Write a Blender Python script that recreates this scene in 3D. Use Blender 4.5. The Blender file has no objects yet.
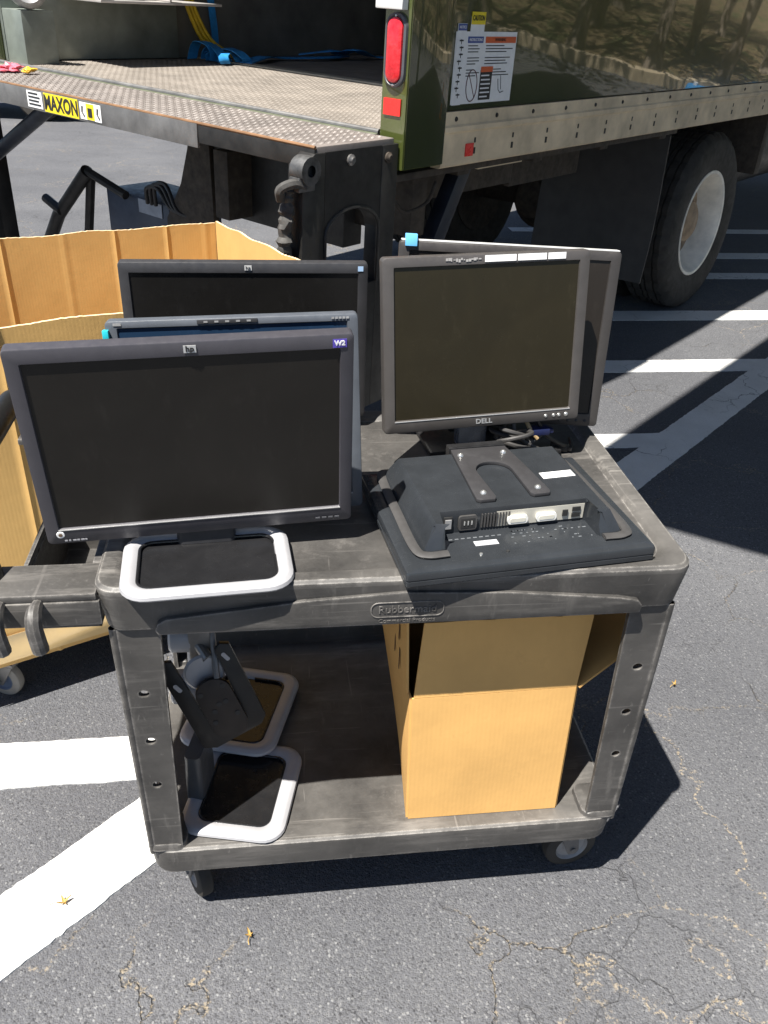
import bpy, bmesh, math, random
from mathutils import Matrix, Vector, Euler, noise
rnd = random.Random(7)
sc = bpy.context.scene
C = sc.collection
PI = math.pi
V = Vector

# ------------------------------------------------------------------ camera
def cam_axes(yaw, pitch, roll):
    f = V((-math.sin(yaw)*math.cos(pitch), math.cos(yaw)*math.cos(pitch), -math.sin(pitch)))
    r = V((math.cos(yaw), math.sin(yaw), 0)); u = r.cross(f)
    c, s = math.cos(roll), math.sin(roll)
    return c*r + s*u, -s*r + c*u, f
r_, u_, f_ = cam_axes(-0.14090, 0.53645, 0.04125)
cd = bpy.data.cameras.new('camera'); co = bpy.data.objects.new('camera', cd); C.objects.link(co)
cd.sensor_fit = 'HORIZONTAL'; cd.sensor_width = 36; cd.lens = 847.2*36/768
cd.clip_start = 0.05; cd.clip_end = 600
co.matrix_world = Matrix(((r_.x, u_.x, -f_.x, .2749), (r_.y, u_.y, -f_.y, -1.0231), (r_.z, u_.z, -f_.z, 1.5582), (0, 0, 0, 1)))
sc.camera = co

# ------------------------------------------------------------------ sky, sun, exposure
SX, SY = .345, .31                       # shadow displacement per metre of height
tosun = V((-SX, -SY, 1)).normalized()
w = bpy.data.worlds.new('World'); sc.world = w; w.use_nodes = True
nt = w.node_tree; bg = nt.nodes['Background']
sky = nt.nodes.new('ShaderNodeTexSky'); sky.sky_type = 'NISHITA'; sky.sun_disc = False
sky.sun_elevation = math.asin(tosun.z); sky.sun_rotation = math.atan2(tosun.x, tosun.y)
sky.air_density = .75; sky.dust_density = .4
nt.links.new(sky.outputs[0], bg.inputs[0]); bg.inputs[1].default_value = 0.05
sd = bpy.data.lights.new('sun', 'SUN'); so = bpy.data.objects.new('sun', sd); C.objects.link(so)
sd.energy = 5.0; sd.angle = math.radians(.5); sd.color = (1, .955, .88)
so.rotation_euler = tosun.to_track_quat('Z', 'Y').to_euler(); so.location = (-3, -3, 9)
sc.view_settings.view_transform = 'Standard'; sc.view_settings.look = 'None'
sc.view_settings.exposure = 1.25; sc.view_settings.gamma = 1

# ------------------------------------------------------------------ material helpers
MATS = {}
class NB:
    def __init__(s, name):
        s.m = bpy.data.materials.new(name); s.m.use_nodes = True; s.t = s.m.node_tree
        s.b = s.t.nodes['Principled BSDF']; s._c = None
    def n(s, typ, **k):
        nd = s.t.nodes.new(typ)
        for a, b in k.items(): setattr(nd, a, b)
        return nd
    def l(s, a, b): s.t.links.new(a, b)
    @property
    def co(s):
        if s._c is None: s._c = s.n('ShaderNodeTexCoord').outputs['Object']
        return s._c
    def noise(s, scale, detail=4, rough=.55, vec=None, stretch=None, dist=0):
        v = vec or s.co
        if stretch:
            mp = s.n('ShaderNodeMapping'); mp.inputs['Scale'].default_value = stretch; s.l(v, mp.inputs[0]); v = mp.outputs[0]
        t = s.n('ShaderNodeTexNoise'); t.inputs['Scale'].default_value = scale; t.inputs['Detail'].default_value = detail
        t.inputs['Roughness'].default_value = rough; t.inputs['Distortion'].default_value = dist
        s.l(v, t.inputs['Vector']); return t.outputs['Fac']
    def ramp(s, fac, *stops):
        r = s.n('ShaderNodeValToRGB'); e = r.color_ramp.elements
        while len(e) < len(stops): e.new(.5)
        for el, (p, c) in zip(e, stops):
            el.position = p; el.color = (c, c, c, 1) if isinstance(c, (int, float)) else (*c, 1)
        s.l(fac, r.inputs[0]); return r.outputs[0]
    def mix(s, fac, a, b, typ='MIX'):
        m = s.n('ShaderNodeMix', data_type='RGBA', blend_type=typ)
        for i, v in ((0, fac), (6, a), (7, b)):
            if hasattr(v, 'links') or hasattr(v, 'is_linked'): s.l(v, m.inputs[i])
            elif i == 0: m.inputs[0].default_value = v
            else: m.inputs[i].default_value = (*v, 1)
        return m.outputs[2]
    def math(s, op, a, b=0.0):
        m = s.n('ShaderNodeMath', operation=op)
        for i, v in ((0, a), (1, b)):
            if hasattr(v, 'is_linked'): s.l(v, m.inputs[i])
            else: m.inputs[i].default_value = v
        return m.outputs[0]
    def bump(s, h, strength, dist=.002, normal=None):
        b = s.n('ShaderNodeBump'); b.inputs['Strength'].default_value = strength; b.inputs['Distance'].default_value = dist
        s.l(h, b.inputs['Height'])
        if normal is not None: s.l(normal, b.inputs['Normal'])
        return b.outputs[0]
    def set(s, **k):
        for a, v in k.items():
            i = s.b.inputs[a.replace('_', ' ')]
            if hasattr(v, 'is_linked'): s.l(v, i)
            elif isinstance(v, tuple) and len(v) == 3 and i.type == 'RGBA': i.default_value = (*v, 1)
            else: i.default_value = v
        return s
def plain(name, c, rough=.5, metal=0., var=.25, scale=12, bump=.0, bscale=200, **k):
    """a surface of one colour with soft uneven grime, fine grain and uneven gloss"""
    if name in MATS: return MATS[name]
    b = NB(name)
    nz = b.noise(scale, 5, .6)
    dk = tuple(x*(1-var) for x in c); lt = tuple(min(1, x*(1+var*.8)) for x in c)
    b.set(Base_Color=b.ramp(nz, (.3, dk), (.7, lt)), Metallic=metal,
          Roughness=b.ramp(b.noise(scale*3.1, 3), (.3, max(.02, rough-.1)), (.7, min(1, rough+.1))))
    if bump: b.set(Normal=b.bump(b.noise(bscale, 3), bump))
    for a, v in k.items(): b.set(**{a: v})
    MATS[name] = b.m; return b.m

def worn_plastic(name, dark, light, top=False, edge=.5):
    """moulded plastic: even body, dragged scratches in two directions, dusty scuff patches, rubbed edges"""
    b = NB(name)
    body = b.noise(5, 6, .62); dust = b.noise(150, 5, .75)
    st1 = b.noise(34, 6, .7, stretch=(.16, .8, 1.5)); st2 = b.noise(30, 6, .7, stretch=(.9, .14, 1.2) if top else (1.1, 1, .22))
    mid = tuple(x*.55+y*.45 for x, y in zip(dark, light))
    col = b.ramp(body, (.32, dark), (.68, mid))
    patch = b.ramp(b.noise(3.2, 5, .65), (.42, 0.), (.62, 1.))
    sc1 = b.math('MULTIPLY', b.ramp(st1, (.50, 0.), (.66, 1.)), patch)
    sc2 = b.math('MULTIPLY', b.ramp(st2, (.54, 0.), (.70, .8)), b.ramp(b.noise(4.1, 4, .6, dist=.5), (.46, 0.), (.60, 1.)))
    spk = b.math('MULTIPLY', b.ramp(dust, (.56, 0.), (.68, 1.)), .45)
    wear = b.math('MAXIMUM', b.math('MAXIMUM', sc1, sc2), b.math('MULTIPLY', spk, patch))
    col = b.mix(b.math('MULTIPLY', wear, .7), col, light)
    thin = b.ramp(b.noise(70, 2, .5, stretch=(.05, 1.6, 2.2), dist=.6), (.67, 0.), (.71, 1.)); thin2 = b.ramp(b.noise(60, 2, .5, stretch=(1.5, .06, .5), dist=.8), (.69, 0.), (.73, 1.))
    col = b.mix(b.math('MULTIPLY', b.math('MAXIMUM', thin, thin2), .22), col, tuple(x*1.6 for x in light))
    bv = b.n('ShaderNodeBevel', samples=4); bv.inputs['Radius'].default_value = .005
    gm = b.n('ShaderNodeNewGeometry')
    dt = b.n('ShaderNodeVectorMath', operation='DOT_PRODUCT'); b.l(bv.outputs[0], dt.inputs[0]); b.l(gm.outputs['Normal'], dt.inputs[1])
    em = b.math('MULTIPLY', b.ramp(dt.outputs['Value'], (.90, 1.), (.995, 0.)), b.ramp(b.noise(40, 5, .75), (.40, .05), (.62, 1.)))
    col = b.mix(b.math('MULTIPLY', em, edge), col, tuple(min(1, x*2.6) for x in light))
    b.set(Base_Color=col, Roughness=b.ramp(dust, (.3, .40), (.7, .62)), Normal=b.bump(b.math('ADD', b.math('MULTIPLY', dust, .7), st1), .22, .001))
    MATS[name] = b.m; return b.m

def crack_nodes(b):
    """thin wandering pavement cracks: returns (mask, silt mask)"""
    gp = b.n('ShaderNodeNewGeometry').outputs['Position']
    nz = b.n('ShaderNodeTexNoise'); nz.inputs['Scale'].default_value = 7; nz.inputs['Detail'].default_value = 6; b.l(gp, nz.inputs['Vector'])
    sc_ = b.n('ShaderNodeVectorMath', operation='SCALE'); b.l(nz.outputs['Color'], sc_.inputs[0]); sc_.inputs['Scale'].default_value = .22
    ad = b.n('ShaderNodeVectorMath', operation='ADD'); b.l(gp, ad.inputs[0]); b.l(sc_.outputs[0], ad.inputs[1])
    vo = b.n('ShaderNodeTexVoronoi', feature='DISTANCE_TO_EDGE'); vo.inputs['Scale'].default_value = 2.3; b.l(ad.outputs[0], vo.inputs['Vector'])
    vo2 = b.n('ShaderNodeTexVoronoi', feature='DISTANCE_TO_EDGE'); vo2.inputs['Scale'].default_value = 6.5; b.l(ad.outputs[0], vo2.inputs['Vector'])
    brk = b.ramp(b.noise(2.1, 3, .6, vec=gp), (.47, 0.), (.60, 1.))
    brk2 = b.ramp(b.noise(1.5, 2, .6, vec=ad.outputs[0]), (.56, 0.), (.66, 1.))
    m1 = b.math('MULTIPLY', b.ramp(vo.outputs['Distance'], (.002, 1.), (.007, 0.)), brk)
    m2 = b.math('MULTIPLY', b.ramp(vo2.outputs['Distance'], (.005, .55), (.013, 0.)), brk2)
    m = b.math('MAXIMUM', m1, m2)
    silt = b.math('MULTIPLY', b.math('MULTIPLY', b.ramp(vo.outputs['Distance'], (.004, 1.), (.013, 0.)), b.ramp(b.noise(110, 3, .7, vec=gp), (.50, 0.), (.57, 1.))),
                  b.ramp(b.noise(1.1, 2, .5, vec=gp), (.44, 0.), (.54, 1.)))
    return gp, m, silt
def asphalt():
    b = NB('asphalt'); gp, cr, silt = crack_nodes(b)
    agg = b.n('ShaderNodeTexVoronoi'); agg.inputs['Scale'].default_value = 300; b.l(gp, agg.inputs['Vector'])
    big = b.noise(1.3, 5, .6, vec=gp); fine = b.noise(420, 3, .7, vec=gp)
    col = b.ramp(big, (.3, (.082, .084, .093)), (.7, (.116, .118, .127)))
    sp = b.n('ShaderNodeSeparateColor'); b.l(agg.outputs['Color'], sp.inputs[0])
    col = b.mix(b.ramp(sp.outputs[0], (.60, 0.), (1., .6)), col, (.185, .186, .188))
    col = b.mix(b.ramp(sp.outputs[1], (.72, 0.), (.95, .6)), col, (.045, .045, .048))
    ag2 = b.n('ShaderNodeTexVoronoi'); ag2.inputs['Scale'].default_value = 135; b.l(gp, ag2.inputs['Vector'])
    s2 = b.n('ShaderNodeSeparateColor'); b.l(ag2.outputs['Color'], s2.inputs[0])
    col = b.mix(b.math('MULTIPLY', b.ramp(s2.outputs[0], (.78, 0.), (.92, 1.)), b.ramp(ag2.outputs['Distance'], (.30, 1.), (.42, 0.))), col, (.21, .212, .215))
    col = b.mix(b.math('MULTIPLY', b.ramp(s2.outputs[1], (.80, 0.), (.94, .8)), b.ramp(ag2.outputs['Distance'], (.32, 1.), (.46, 0.))), col, (.035, .036, .040))
    col = b.mix(b.ramp(b.noise(.55, 4, .6, vec=gp), (.40, .35), (.56, 0.)), col, (.060, .062, .070))
    col = b.mix(b.math('MULTIPLY', cr, .45), col, (.026, .024, .022))
    col = b.mix(b.math('MULTIPLY', silt, .85), col, (.30, .25, .18))
    b.set(Base_Color=col, Roughness=.85, Specular_IOR_Level=.35)
    h = b.math('SUBTRACT', b.math('ADD', b.math('ADD', b.math('MULTIPLY', agg.outputs['Distance'], -.8), b.math('MULTIPLY', ag2.outputs['Distance'], -.9)), b.math('MULTIPLY', fine, .5)), b.math('MULTIPLY', cr, 2.0))
    b.set(Normal=b.bump(h, .85, .0028)); return b.m
def road_paint():
    b = NB('road_paint'); gp, cr, silt = crack_nodes(b)
    wear = b.ramp(b.noise(9, 7, .75, vec=gp), (.29, 1.), (.37, 0.)); fine = b.noise(300, 3, .7, vec=gp)
    col = b.ramp(b.noise(5, 5, .6, vec=gp), (.3, (.56, .56, .545)), (.7, (.68, .68, .665)))
    col = b.mix(b.math('MULTIPLY', wear, .7), col, (.16, .16, .16))
    col = b.mix(b.math('MULTIPLY', b.ramp(fine, (.33, 1.), (.42, 0.)), .5), col, (.28, .28, .28))
    col = b.mix(b.math('MULTIPLY', cr, .85), col, (.03, .03, .03))
    b.set(Base_Color=col, Roughness=.75, Normal=b.bump(b.math('SUBTRACT', fine, cr), .5, .003)); return b.m
def cardboard(name, c, axis_scale=(0, 0, 0), ribs=.0):
    b = NB(name)
    fib = b.noise(60, 5, .7, stretch=(1, 1, .18)); big = b.noise(4.5, 4, .6)
    col = b.ramp(big, (.3, tuple(x*.88 for x in c)), (.7, tuple(min(1, x*1.08) for x in c)))
    col = b.mix(b.ramp(fib, (.4, .09), (.65, 0.)), col, tuple(x*.72 for x in c))
    col = b.mix(b.ramp(b.noise(9, 6, .75), (.60, 0.), (.74, .35)), col, tuple(x*.62 for x in c))
    col = b.mix(b.ramp(b.noise(26, 5, .7, stretch=(1, 1, 3)), (.66, 0.), (.75, .3)), col, tuple(min(1, x*1.25) for x in c))
    wv = b.n('ShaderNodeTexWave', bands_direction='X'); wv.inputs['Scale'].default_value = 38; wv.inputs['Distortion'].default_value = .6; b.l(b.co, wv.inputs['Vector'])
    h = b.math('ADD', b.math('MULTIPLY', wv.outputs['Fac'], .10), b.math('MULTIPLY', b.noise(7, 5, .6), 2.6))
    b.set(Base_Color=col, Roughness=.82, Specular_IOR_Level=.25, Normal=b.bump(h, .2, .003)); MATS[name] = b.m; return b.m
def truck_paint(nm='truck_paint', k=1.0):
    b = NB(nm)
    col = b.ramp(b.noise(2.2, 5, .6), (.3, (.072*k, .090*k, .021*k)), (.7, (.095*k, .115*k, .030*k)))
    col = b.mix(b.ramp(b.noise(30, 6, .75, stretch=(1, 1, .3)), (.62, 0.), (.75, .35)), col, (.16*k, .15*k, .10*k))
    wob = b.noise(1.7, 2, .4)
    b.set(Base_Color=col, Roughness=.22, IOR=1.45, Coat_Weight=1.0, Coat_Roughness=.03, Coat_IOR=1.75, Normal=b.bump(wob, .35, .012))
    b.l(b.b.inputs['Normal'].links[0].from_socket, b.b.inputs['Coat Normal']); MATS[nm] = b.m; return b.m

M_ASPH = asphalt(); M_PAINT = road_paint()
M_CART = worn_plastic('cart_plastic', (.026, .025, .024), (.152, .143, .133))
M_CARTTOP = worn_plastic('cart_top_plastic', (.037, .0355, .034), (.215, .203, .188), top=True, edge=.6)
M_BOARD = cardboard('carton_board', (.64, .375, .130)); M_BIN = cardboard('bin_board', (.64, .40, .145))
M_TORN = plain('torn_board_edge', (.66, .52, .33), .9, var=.2, scale=60)
M_TRUCK = truck_paint()
M_RAIL = plain('rub_rail_metal', (.68, .545, .365), .55, .0, var=.28, scale=7, bump=.15, bscale=60)
M_STEEL = plain('grey_steel', (.22, .215, .21), .5, .6, var=.35, scale=9, bump=.1)
M_DSTEEL = plain('black_steel', (.022, .021, .020), .5, .2, var=.5, scale=14, bump=.2, bscale=80)
M_TREADP = plain('tread_plate', (.195, .172, .158), .55, .1, var=.3, scale=8, bump=.15)
M_FLOOR = plain('truck_floor', (.21, .185, .16), .6, .1, var=.25, scale=7, bump=.15)
M_RUST = plain('rusty_frame', (.050, .039, .029), .75, .1, var=.5, scale=20, bump=.3, bscale=90)
M_RUBBER = plain('tyre_rubber', (.036, .032, .027), .8, var=.4, scale=10, bump=.2, bscale=120)
M_RIM = plain('painted_rim', (.80, .75, .65), .5, var=.22, scale=9, bump=.1)
M_BLACKP = plain('black_plastic', (.014, .014, .015), .42, var=.2, scale=30, bump=.08, bscale=900)
M_GREYP = plain('dark_grey_plastic', (.034, .034, .037), .45, var=.15, scale=30, bump=.08, bscale=900)
M_SLATE = plain('slate_plastic', (.085, .095, .112), .42, var=.12, scale=30, bump=.08, bscale=900)
M_SILVER = plain('silver_plastic', (.37, .37, .385), .38, .1, var=.06, scale=30)
M_WHITE = plain('white_label', (.78, .78, .77), .6, var=.05, scale=50)
M_INK = plain('black_ink', (.02, .02, .02), .6, var=.1)
M_LOGO = plain('logo_silver', (.55, .55, .55), .3, .6, var=.05)
M_SCREW = plain('bright_screw', (.6, .6, .58), .3, .8, var=.15)
def screen_mat(name, c, rough=.4):
    b = NB(name); d = b.noise(14, 6, .7); sm = b.noise(55, 4, .75, stretch=(1, 1, .4))
    col = b.mix(b.ramp(sm, (.56, 0.), (.76, .35)), c, tuple(x*1.8+.006 for x in c))
    col = b.mix(b.ramp(b.noise(420, 2, .6), (.72, 0.), (.78, .5)), col, (.06, .056, .05))
    col = b.mix(b.ramp(b.noise(5, 3, .6, dist=1.2), (.35, .35), (.6, 0.)), col, tuple(x*.55 for x in c))
    b.set(Base_Color=col, Roughness=b.ramp(d, (.3, rough-.05), (.7, rough+.09)), Specular_IOR_Level=.28)
    MATS[name] = b.m; return b.m
M_SCR_A = screen_mat('screen_dark', (.0145, .0128, .0108)); M_SCR_D = screen_mat('screen_olive', (.0205, .0168, .0085), .22)
M_SCR_B = screen_mat('screen_black', (.010, .0095, .009), .24); M_SCR_C = screen_mat('screen_sky_tint', (.012, .030, .064), .22)  # C's blue puts reflected sky into the screen's base colour

# ------------------------------------------------------------------ mesh helpers
WM = {}
def tag(o, label=None, cat=None, group=None, kind=None):
    if label: o['label'] = label
    if cat: o['category'] = cat
    if group: o['group'] = group
    if kind: o['kind'] = kind
    return o
def thing(name, label, cat, loc=(0, 0, 0), rotz=0, group=None):
    o = bpy.data.objects.new(name, None); C.objects.link(o); o.empty_display_size = .05
    o.location = loc; o.rotation_euler = (0, 0, rotz)
    WM[o.name] = Matrix.Translation(loc) @ Matrix.Rotation(rotz, 4, 'Z'); WM[o.name+'#root'] = o.name
    return tag(o, label, cat, group)
def root_of(o):
    while o.parent: o = o.parent
    return o
def build(name, bm, mat, parent=None, M=None, smooth=35, world=True, kind=None, mats=None):
    """links a bmesh as ONE mesh object. Vertices are in world space after M; they are moved into the parent's space"""
    if M is not None: bm.transform(M)
    if parent is not None and world: bm.transform(WM.get(root_of(parent).name, Matrix()).inverted())
    bmesh.ops.recalc_face_normals(bm, faces=bm.faces)
    me = bpy.data.meshes.new(name); bm.to_mesh(me); bm.free()
    for m in (mats or [mat]): me.materials.append(m)
    if smooth:
        me.polygons.foreach_set('use_smooth', [True]*len(me.polygons)); me.set_sharp_from_angle(angle=math.radians(smooth))
    o = bpy.data.objects.new(name, me); C.objects.link(o)
    if parent is not None: o.parent = parent
    if kind: o['kind'] = kind
    return o
def BM(): return bmesh.new()
def T(x, y, z): return Matrix.Translation((x, y, z))
def RX(a): return Matrix.Rotation(a, 4, 'X')
def RY(a): return Matrix.Rotation(a, 4, 'Y')
def RZ(a): return Matrix.Rotation(a, 4, 'Z')
def loft(bm, loops, cap0=True, cap1=True, closed=True, mi=0):
    R = [[bm.verts.new(p) for p in lp] for lp in loops]
    n = len(R[0]); fs = []
    for a, b in zip(R, R[1:]):
        for i in range(n if closed else n-1):
            j = (i+1) % n; fs.append(bm.faces.new((a[i], a[j], b[j], b[i])))
    if cap0: fs.append(bm.faces.new(list(reversed(R[0]))))
    if cap1: fs.append(bm.faces.new(R[-1]))
    for f in fs: f.material_index = mi
    return R
def box(bm, x0, x1, y0, y1, z0, z1, bev=0.0, M=None, seg=2):
    b2 = bmesh.new()
    vs = [b2.verts.new((x, y, z)) for x in (x0, x1) for y in (y0, y1) for z in (z0, z1)]
    for q in ((0, 1, 3, 2), (4, 6, 7, 5), (0, 4, 5, 1), (2, 3, 7, 6), (0, 2, 6, 4), (1, 5, 7, 3)): b2.faces.new([vs[i] for i in q])
    if bev: bmesh.ops.bevel(b2, geom=b2.edges[:], offset=bev, segments=seg, profile=.6, affect='EDGES')
    if M is not None: b2.transform(M)
    merge(bm, b2)
def merge(bm, b2):
    mp = {v: bm.verts.new(v.co) for v in b2.verts}
    for f in b2.faces:
        nf = bm.faces.new([mp[v] for v in f.verts]); nf.material_index = f.material_index
    b2.free()
def rr(w, h, r, k=4, cx=0, cy=0):
    pts = []
    for sx, sy, a0 in ((1, 1, 0), (-1, 1, PI/2), (-1, -1, PI), (1, -1, 1.5*PI)):
        for i in range(k+1):
            a = a0 + i*PI/2/k; pts.append((cx+sx*(w/2-r)+r*math.cos(a), cy+sy*(h/2-r)+r*math.sin(a)))
    return pts
def prism(bm, poly, a0, a1, axis='z', bev=0, M=None):
    """polygon in the plane across an axis, extruded from a0 to a1"""
    def p(q, a): return {'z': (q[0], q[1], a), 'y': (q[0], a, q[1]), 'x': (a, q[0], q[1])}[axis]
    b2 = bmesh.new(); loft(b2, [[p(q, a0) for q in poly], [p(q, a1) for q in poly]])
    if bev:
        bmesh.ops.recalc_face_normals(b2, faces=b2.faces)
        es = [e for e in b2.edges if len(e.link_faces) == 2 and e.calc_face_angle(0) > .5]
        bmesh.ops.bevel(b2, geom=es, offset=bev, segments=2, profile=.6, affect='EDGES')
    if M is not None: b2.transform(M)
    merge(bm, b2)
def lathe(bm, prof, seg=32, M=None, mi=0):
    """profile of (radius, height) turned about z"""
    b2 = bmesh.new(); R = []
    for r, z in prof:
        R.append([b2.verts.new((r*math.cos(2*PI*i/seg), r*math.sin(2*PI*i/seg), z)) for i in range(seg)] if r > 1e-6 else [b2.verts.new((0, 0, z))])
    for a, b in zip(R, R[1:]):
        for i in range(seg):
            j = (i+1) % seg
            if len(a) == 1 and len(b) > 1: f = b2.faces.new((a[0], b[j], b[i]))
            elif len(b) == 1 and len(a) > 1: f = b2.faces.new((a[i], a[j], b[0]))
            elif len(a) > 1: f = b2.faces.new((a[i], a[j], b[j], b[i]))
            else: continue
            f.material_index = mi
    if M is not None: b2.transform(M)
    merge(bm, b2)
def tube(bm, pts, r, seg=10, cap=True, rs=None):
    pts = [V(p) for p in pts]; up = None; loops = []
    for i, p in enumerate(pts):
        d = (pts[min(i+1, len(pts)-1)] - pts[max(i-1, 0)]).normalized()
        if up is None: up = d.orthogonal().normalized()
        up = (up - d*up.dot(d)).normalized(); sdv = d.cross(up)
        q = rs[i] if rs else r
        loops.append([p + up*q*math.cos(2*PI*k/seg) + sdv*q*math.sin(2*PI*k/seg) for k in range(seg)])
    loft(bm, loops, cap, cap)
def bez(pts, n=10):
    """smooth curve through points"""
    P = [V(p) for p in pts]; P = [2*P[0]-P[1]] + P + [2*P[-1]-P[-2]]; out = []
    for i in range(1, len(P)-2):
        for k in range(n):
            t = k/n; a, b, c, d = P[i-1], P[i], P[i+1], P[i+2]
            out.append(.5*((2*b)+(-a+c)*t+(2*a-5*b+4*c-d)*t*t+(-a+3*b-3*c+d)*t**3))
    return out + [P[-2]]
def text(name, body, size, mat, parent, M, extrude=.0004, xs=1.0, align='CENTER', bold=0.0):
    cu = bpy.data.curves.new(name, 'FONT'); cu.body = body; cu.size = size; cu.extrude = extrude
    cu.align_x = align; cu.align_y = 'CENTER'; cu.offset = bold; cu.resolution_u = 3
    o = bpy.data.objects.new(name+'_c', cu); C.objects.link(o)
    me = bpy.data.meshes.new_from_object(o.evaluated_get(bpy.context.evaluated_depsgraph_get()))
    bpy.data.objects.remove(o); bm = BM(); bm.from_mesh(me); bpy.data.meshes.remove(me)
    bm.transform(Matrix.Diagonal((xs, 1, 1, 1)))
    return build(name, bm, mat, parent, M, smooth=0)
def quadplate(name, w, h, mat, parent, M, t=.0006):
    bm = BM(); box(bm, -w/2, w/2, -h/2, h/2, 0, t); return build(name, bm, mat, parent, M, smooth=0)

# ------------------------------------------------------------------ ground and markings
bm = BM(); S = 220
bmesh.ops.create_grid(bm, x_segments=8, y_segments=8, size=S)
ground = build('asphalt_ground', bm, M_ASPH, smooth=0); tag(ground, 'dark grey cracked asphalt parking lot', None, None, 'structure')
def stripe(p, q, wd, z=.003):
    p, q = V((*p, 0)), V((*q, 0)); d = (q-p); L = d.length; d.normalize(); nn_ = V((-d.y, d.x, 0)); n = max(2, int(L/.012)); bm = BM(); A = []
    for i in range(n+1):
        c = p + d*L*i/n
        j = [0.004*(noise.noise(V((c.x*9+s*7, c.y*9, s*3)))+.9*noise.noise(V((c.x*60, c.y*60+s*5, 0)))) for s in (0, 1)]
        A.append((bm.verts.new((*(c+nn_*(wd/2+j[0])).xy, z)), bm.verts.new((*(c-nn_*(wd/2+j[1])).xy, z))))
    D_ = [(bm.verts.new((a[0].co.x, a[0].co.y, -.002)), bm.verts.new((a[1].co.x, a[1].co.y, -.002))) for a in A]
    for a, b, e, f in zip(A, A[1:], D_, D_[1:]):
        bm.faces.new((a[0], a[1], b[1], b[0])); bm.faces.new((a[0], b[0], f[0], e[0])); bm.faces.new((a[1], e[1], f[1], b[1]))
    return build('painted_stripe', bm, M_PAINT, ground, smooth=0)
def diag_x(y): return (y - .29)/.914
stripe((-1.2, -.807), (6.3, 6.048), .163, .0045)
for y, wd in ((.468, .14), (1.31, .15), (2.10, .13), (2.965, .165), (3.80, .18), (4.69, .15), (5.26, .17), (6.1, .15)):
    stripe((-2.6 if y < 1.5 else 1.25+.25*(y-2.1), y), (diag_x(y), y), wd)

# ------------------------------------------------------------------ box truck with lift gate
TO = V((.78278, 1.85684, 0)); TU = V((.73224, .68104, 0)); TN = V((.68104, -.73224, 0)); LEAN = .028
def tw(u, n, z, lean=True):
    """truck frame: u forward, n out of its right side, z up; the body leans a little on its springs"""
    if lean: n, z = n + (z-1.1)*LEAN, z - n*LEAN
    return TO + TU*u + TN*n + V((0, 0, z))
def tbm(bm, lean=True):
    for v in bm.verts: v.co = tw(v.co.x, v.co.y, v.co.z, lean)
    return bm
def TM(u, n, z, lean=True):
    """matrix that puts a label drawn in xy onto the truck's right side (x along u, y up, facing out)"""
    a = tw(u, n, z, lean); ex = TU; ey = (tw(u, n, z+1, lean) - a).normalized(); ez = ex.cross(ey)
    return Matrix(((ex.x, ey.x, ez.x, a.x), (ex.y, ey.y, ez.y, a.y), (ex.z, ey.z, ez.z, a.z), (0, 0, 0, 1)))
def TMR(u, n, z):
    """the same for the truck's rear: x along n, y up, facing backwards"""
    a = tw(u, n, z); ex = (tw(u, n+1, z) - a).normalized(); ey = (tw(u, n, z+1) - a).normalized(); ez = ex.cross(ey)
    return Matrix(((ex.x, ey.x, ez.x, a.x), (ex.y, ey.y, ez.y, a.y), (ex.z, ey.z, ez.z, a.z), (0, 0, 0, 1)))
truck = thing('box_truck', 'dark olive green box truck with open rear and steel lift gate', 'truck', TO, 0)
def tpart(name, mat, boxes, parent=truck, bev=.004, lean=True, smooth=35):
    bm = BM()
    for b in boxes: box(bm, *b, bev=bev)
    tbm(bm, lean); return build(name, bm, mat, parent, smooth=smooth)
ZF = 1.215
M_TRUCK_SHADE = truck_paint('truck_panel_paint', .46)  # same paint darkened: the unlit side's shade is put into the colour
side = tpart('side_panel', M_TRUCK_SHADE, [(.03, 6.2, -.035, 0, 1.283, 3.95)], bev=.003)
M_LINER = plain('interior_liner', (.15, .145, .125), .5, .1, var=.35, scale=4, bump=.2, bscale=20)
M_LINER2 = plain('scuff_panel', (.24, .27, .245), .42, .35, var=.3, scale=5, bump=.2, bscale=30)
tpart('left_side_panel', M_TRUCK, [(.03, 6.2, -2.52, -2.485, 1.12, 3.95)])
tpart('inner_wall', M_LINER, [(0, 6.15, -2.484, -2.45, ZF+.002, 3.9)])
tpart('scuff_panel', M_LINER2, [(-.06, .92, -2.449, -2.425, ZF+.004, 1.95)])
tpart('inner_wall', M_LINER, [(.05, 6.15, -.075, -.037, ZF+.002, 3.9)])
tpart('bulkhead', M_LINER, [(6.15, 6.2, -2.48, -.04, 1.12, 3.94)])
tpart('roof', plain('roof_skin', (.5, .5, .48), .5), [(-.16, 6.2, -2.52, .0, 3.951, 3.99)])
tpart('rear_header', M_TRUCK, [(-.16, .02, -2.51, .015, 3.72, 3.95)])
tpart('load_floor', M_FLOOR, [(-.1, 6.15, -2.48, -.04, 1.13, ZF)])
tpart('floor_sill', plain('worn_sill', (.40, .36, .28), .6, var=.25, scale=18), [(1.02, 1.10, -2.40, -.09, ZF+.001, ZF+.009)], bev=.002)
tpart('rear_post', M_TRUCK, [(-.16, .044, -.08, .0165, 1.127, 3.95)], bev=.004)
tpart('post_side_shade', M_TRUCK_SHADE, [(-.156, .044, .0168, .0195, 1.130, 3.94)], bev=.001)  # added dark sheet: carries the shade of the post's side face as colour
tpart('rear_post', M_TRUCK, [(-.16, .044, -2.55, -2.45, 1.127, 3.95)], bev=.006)
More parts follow.
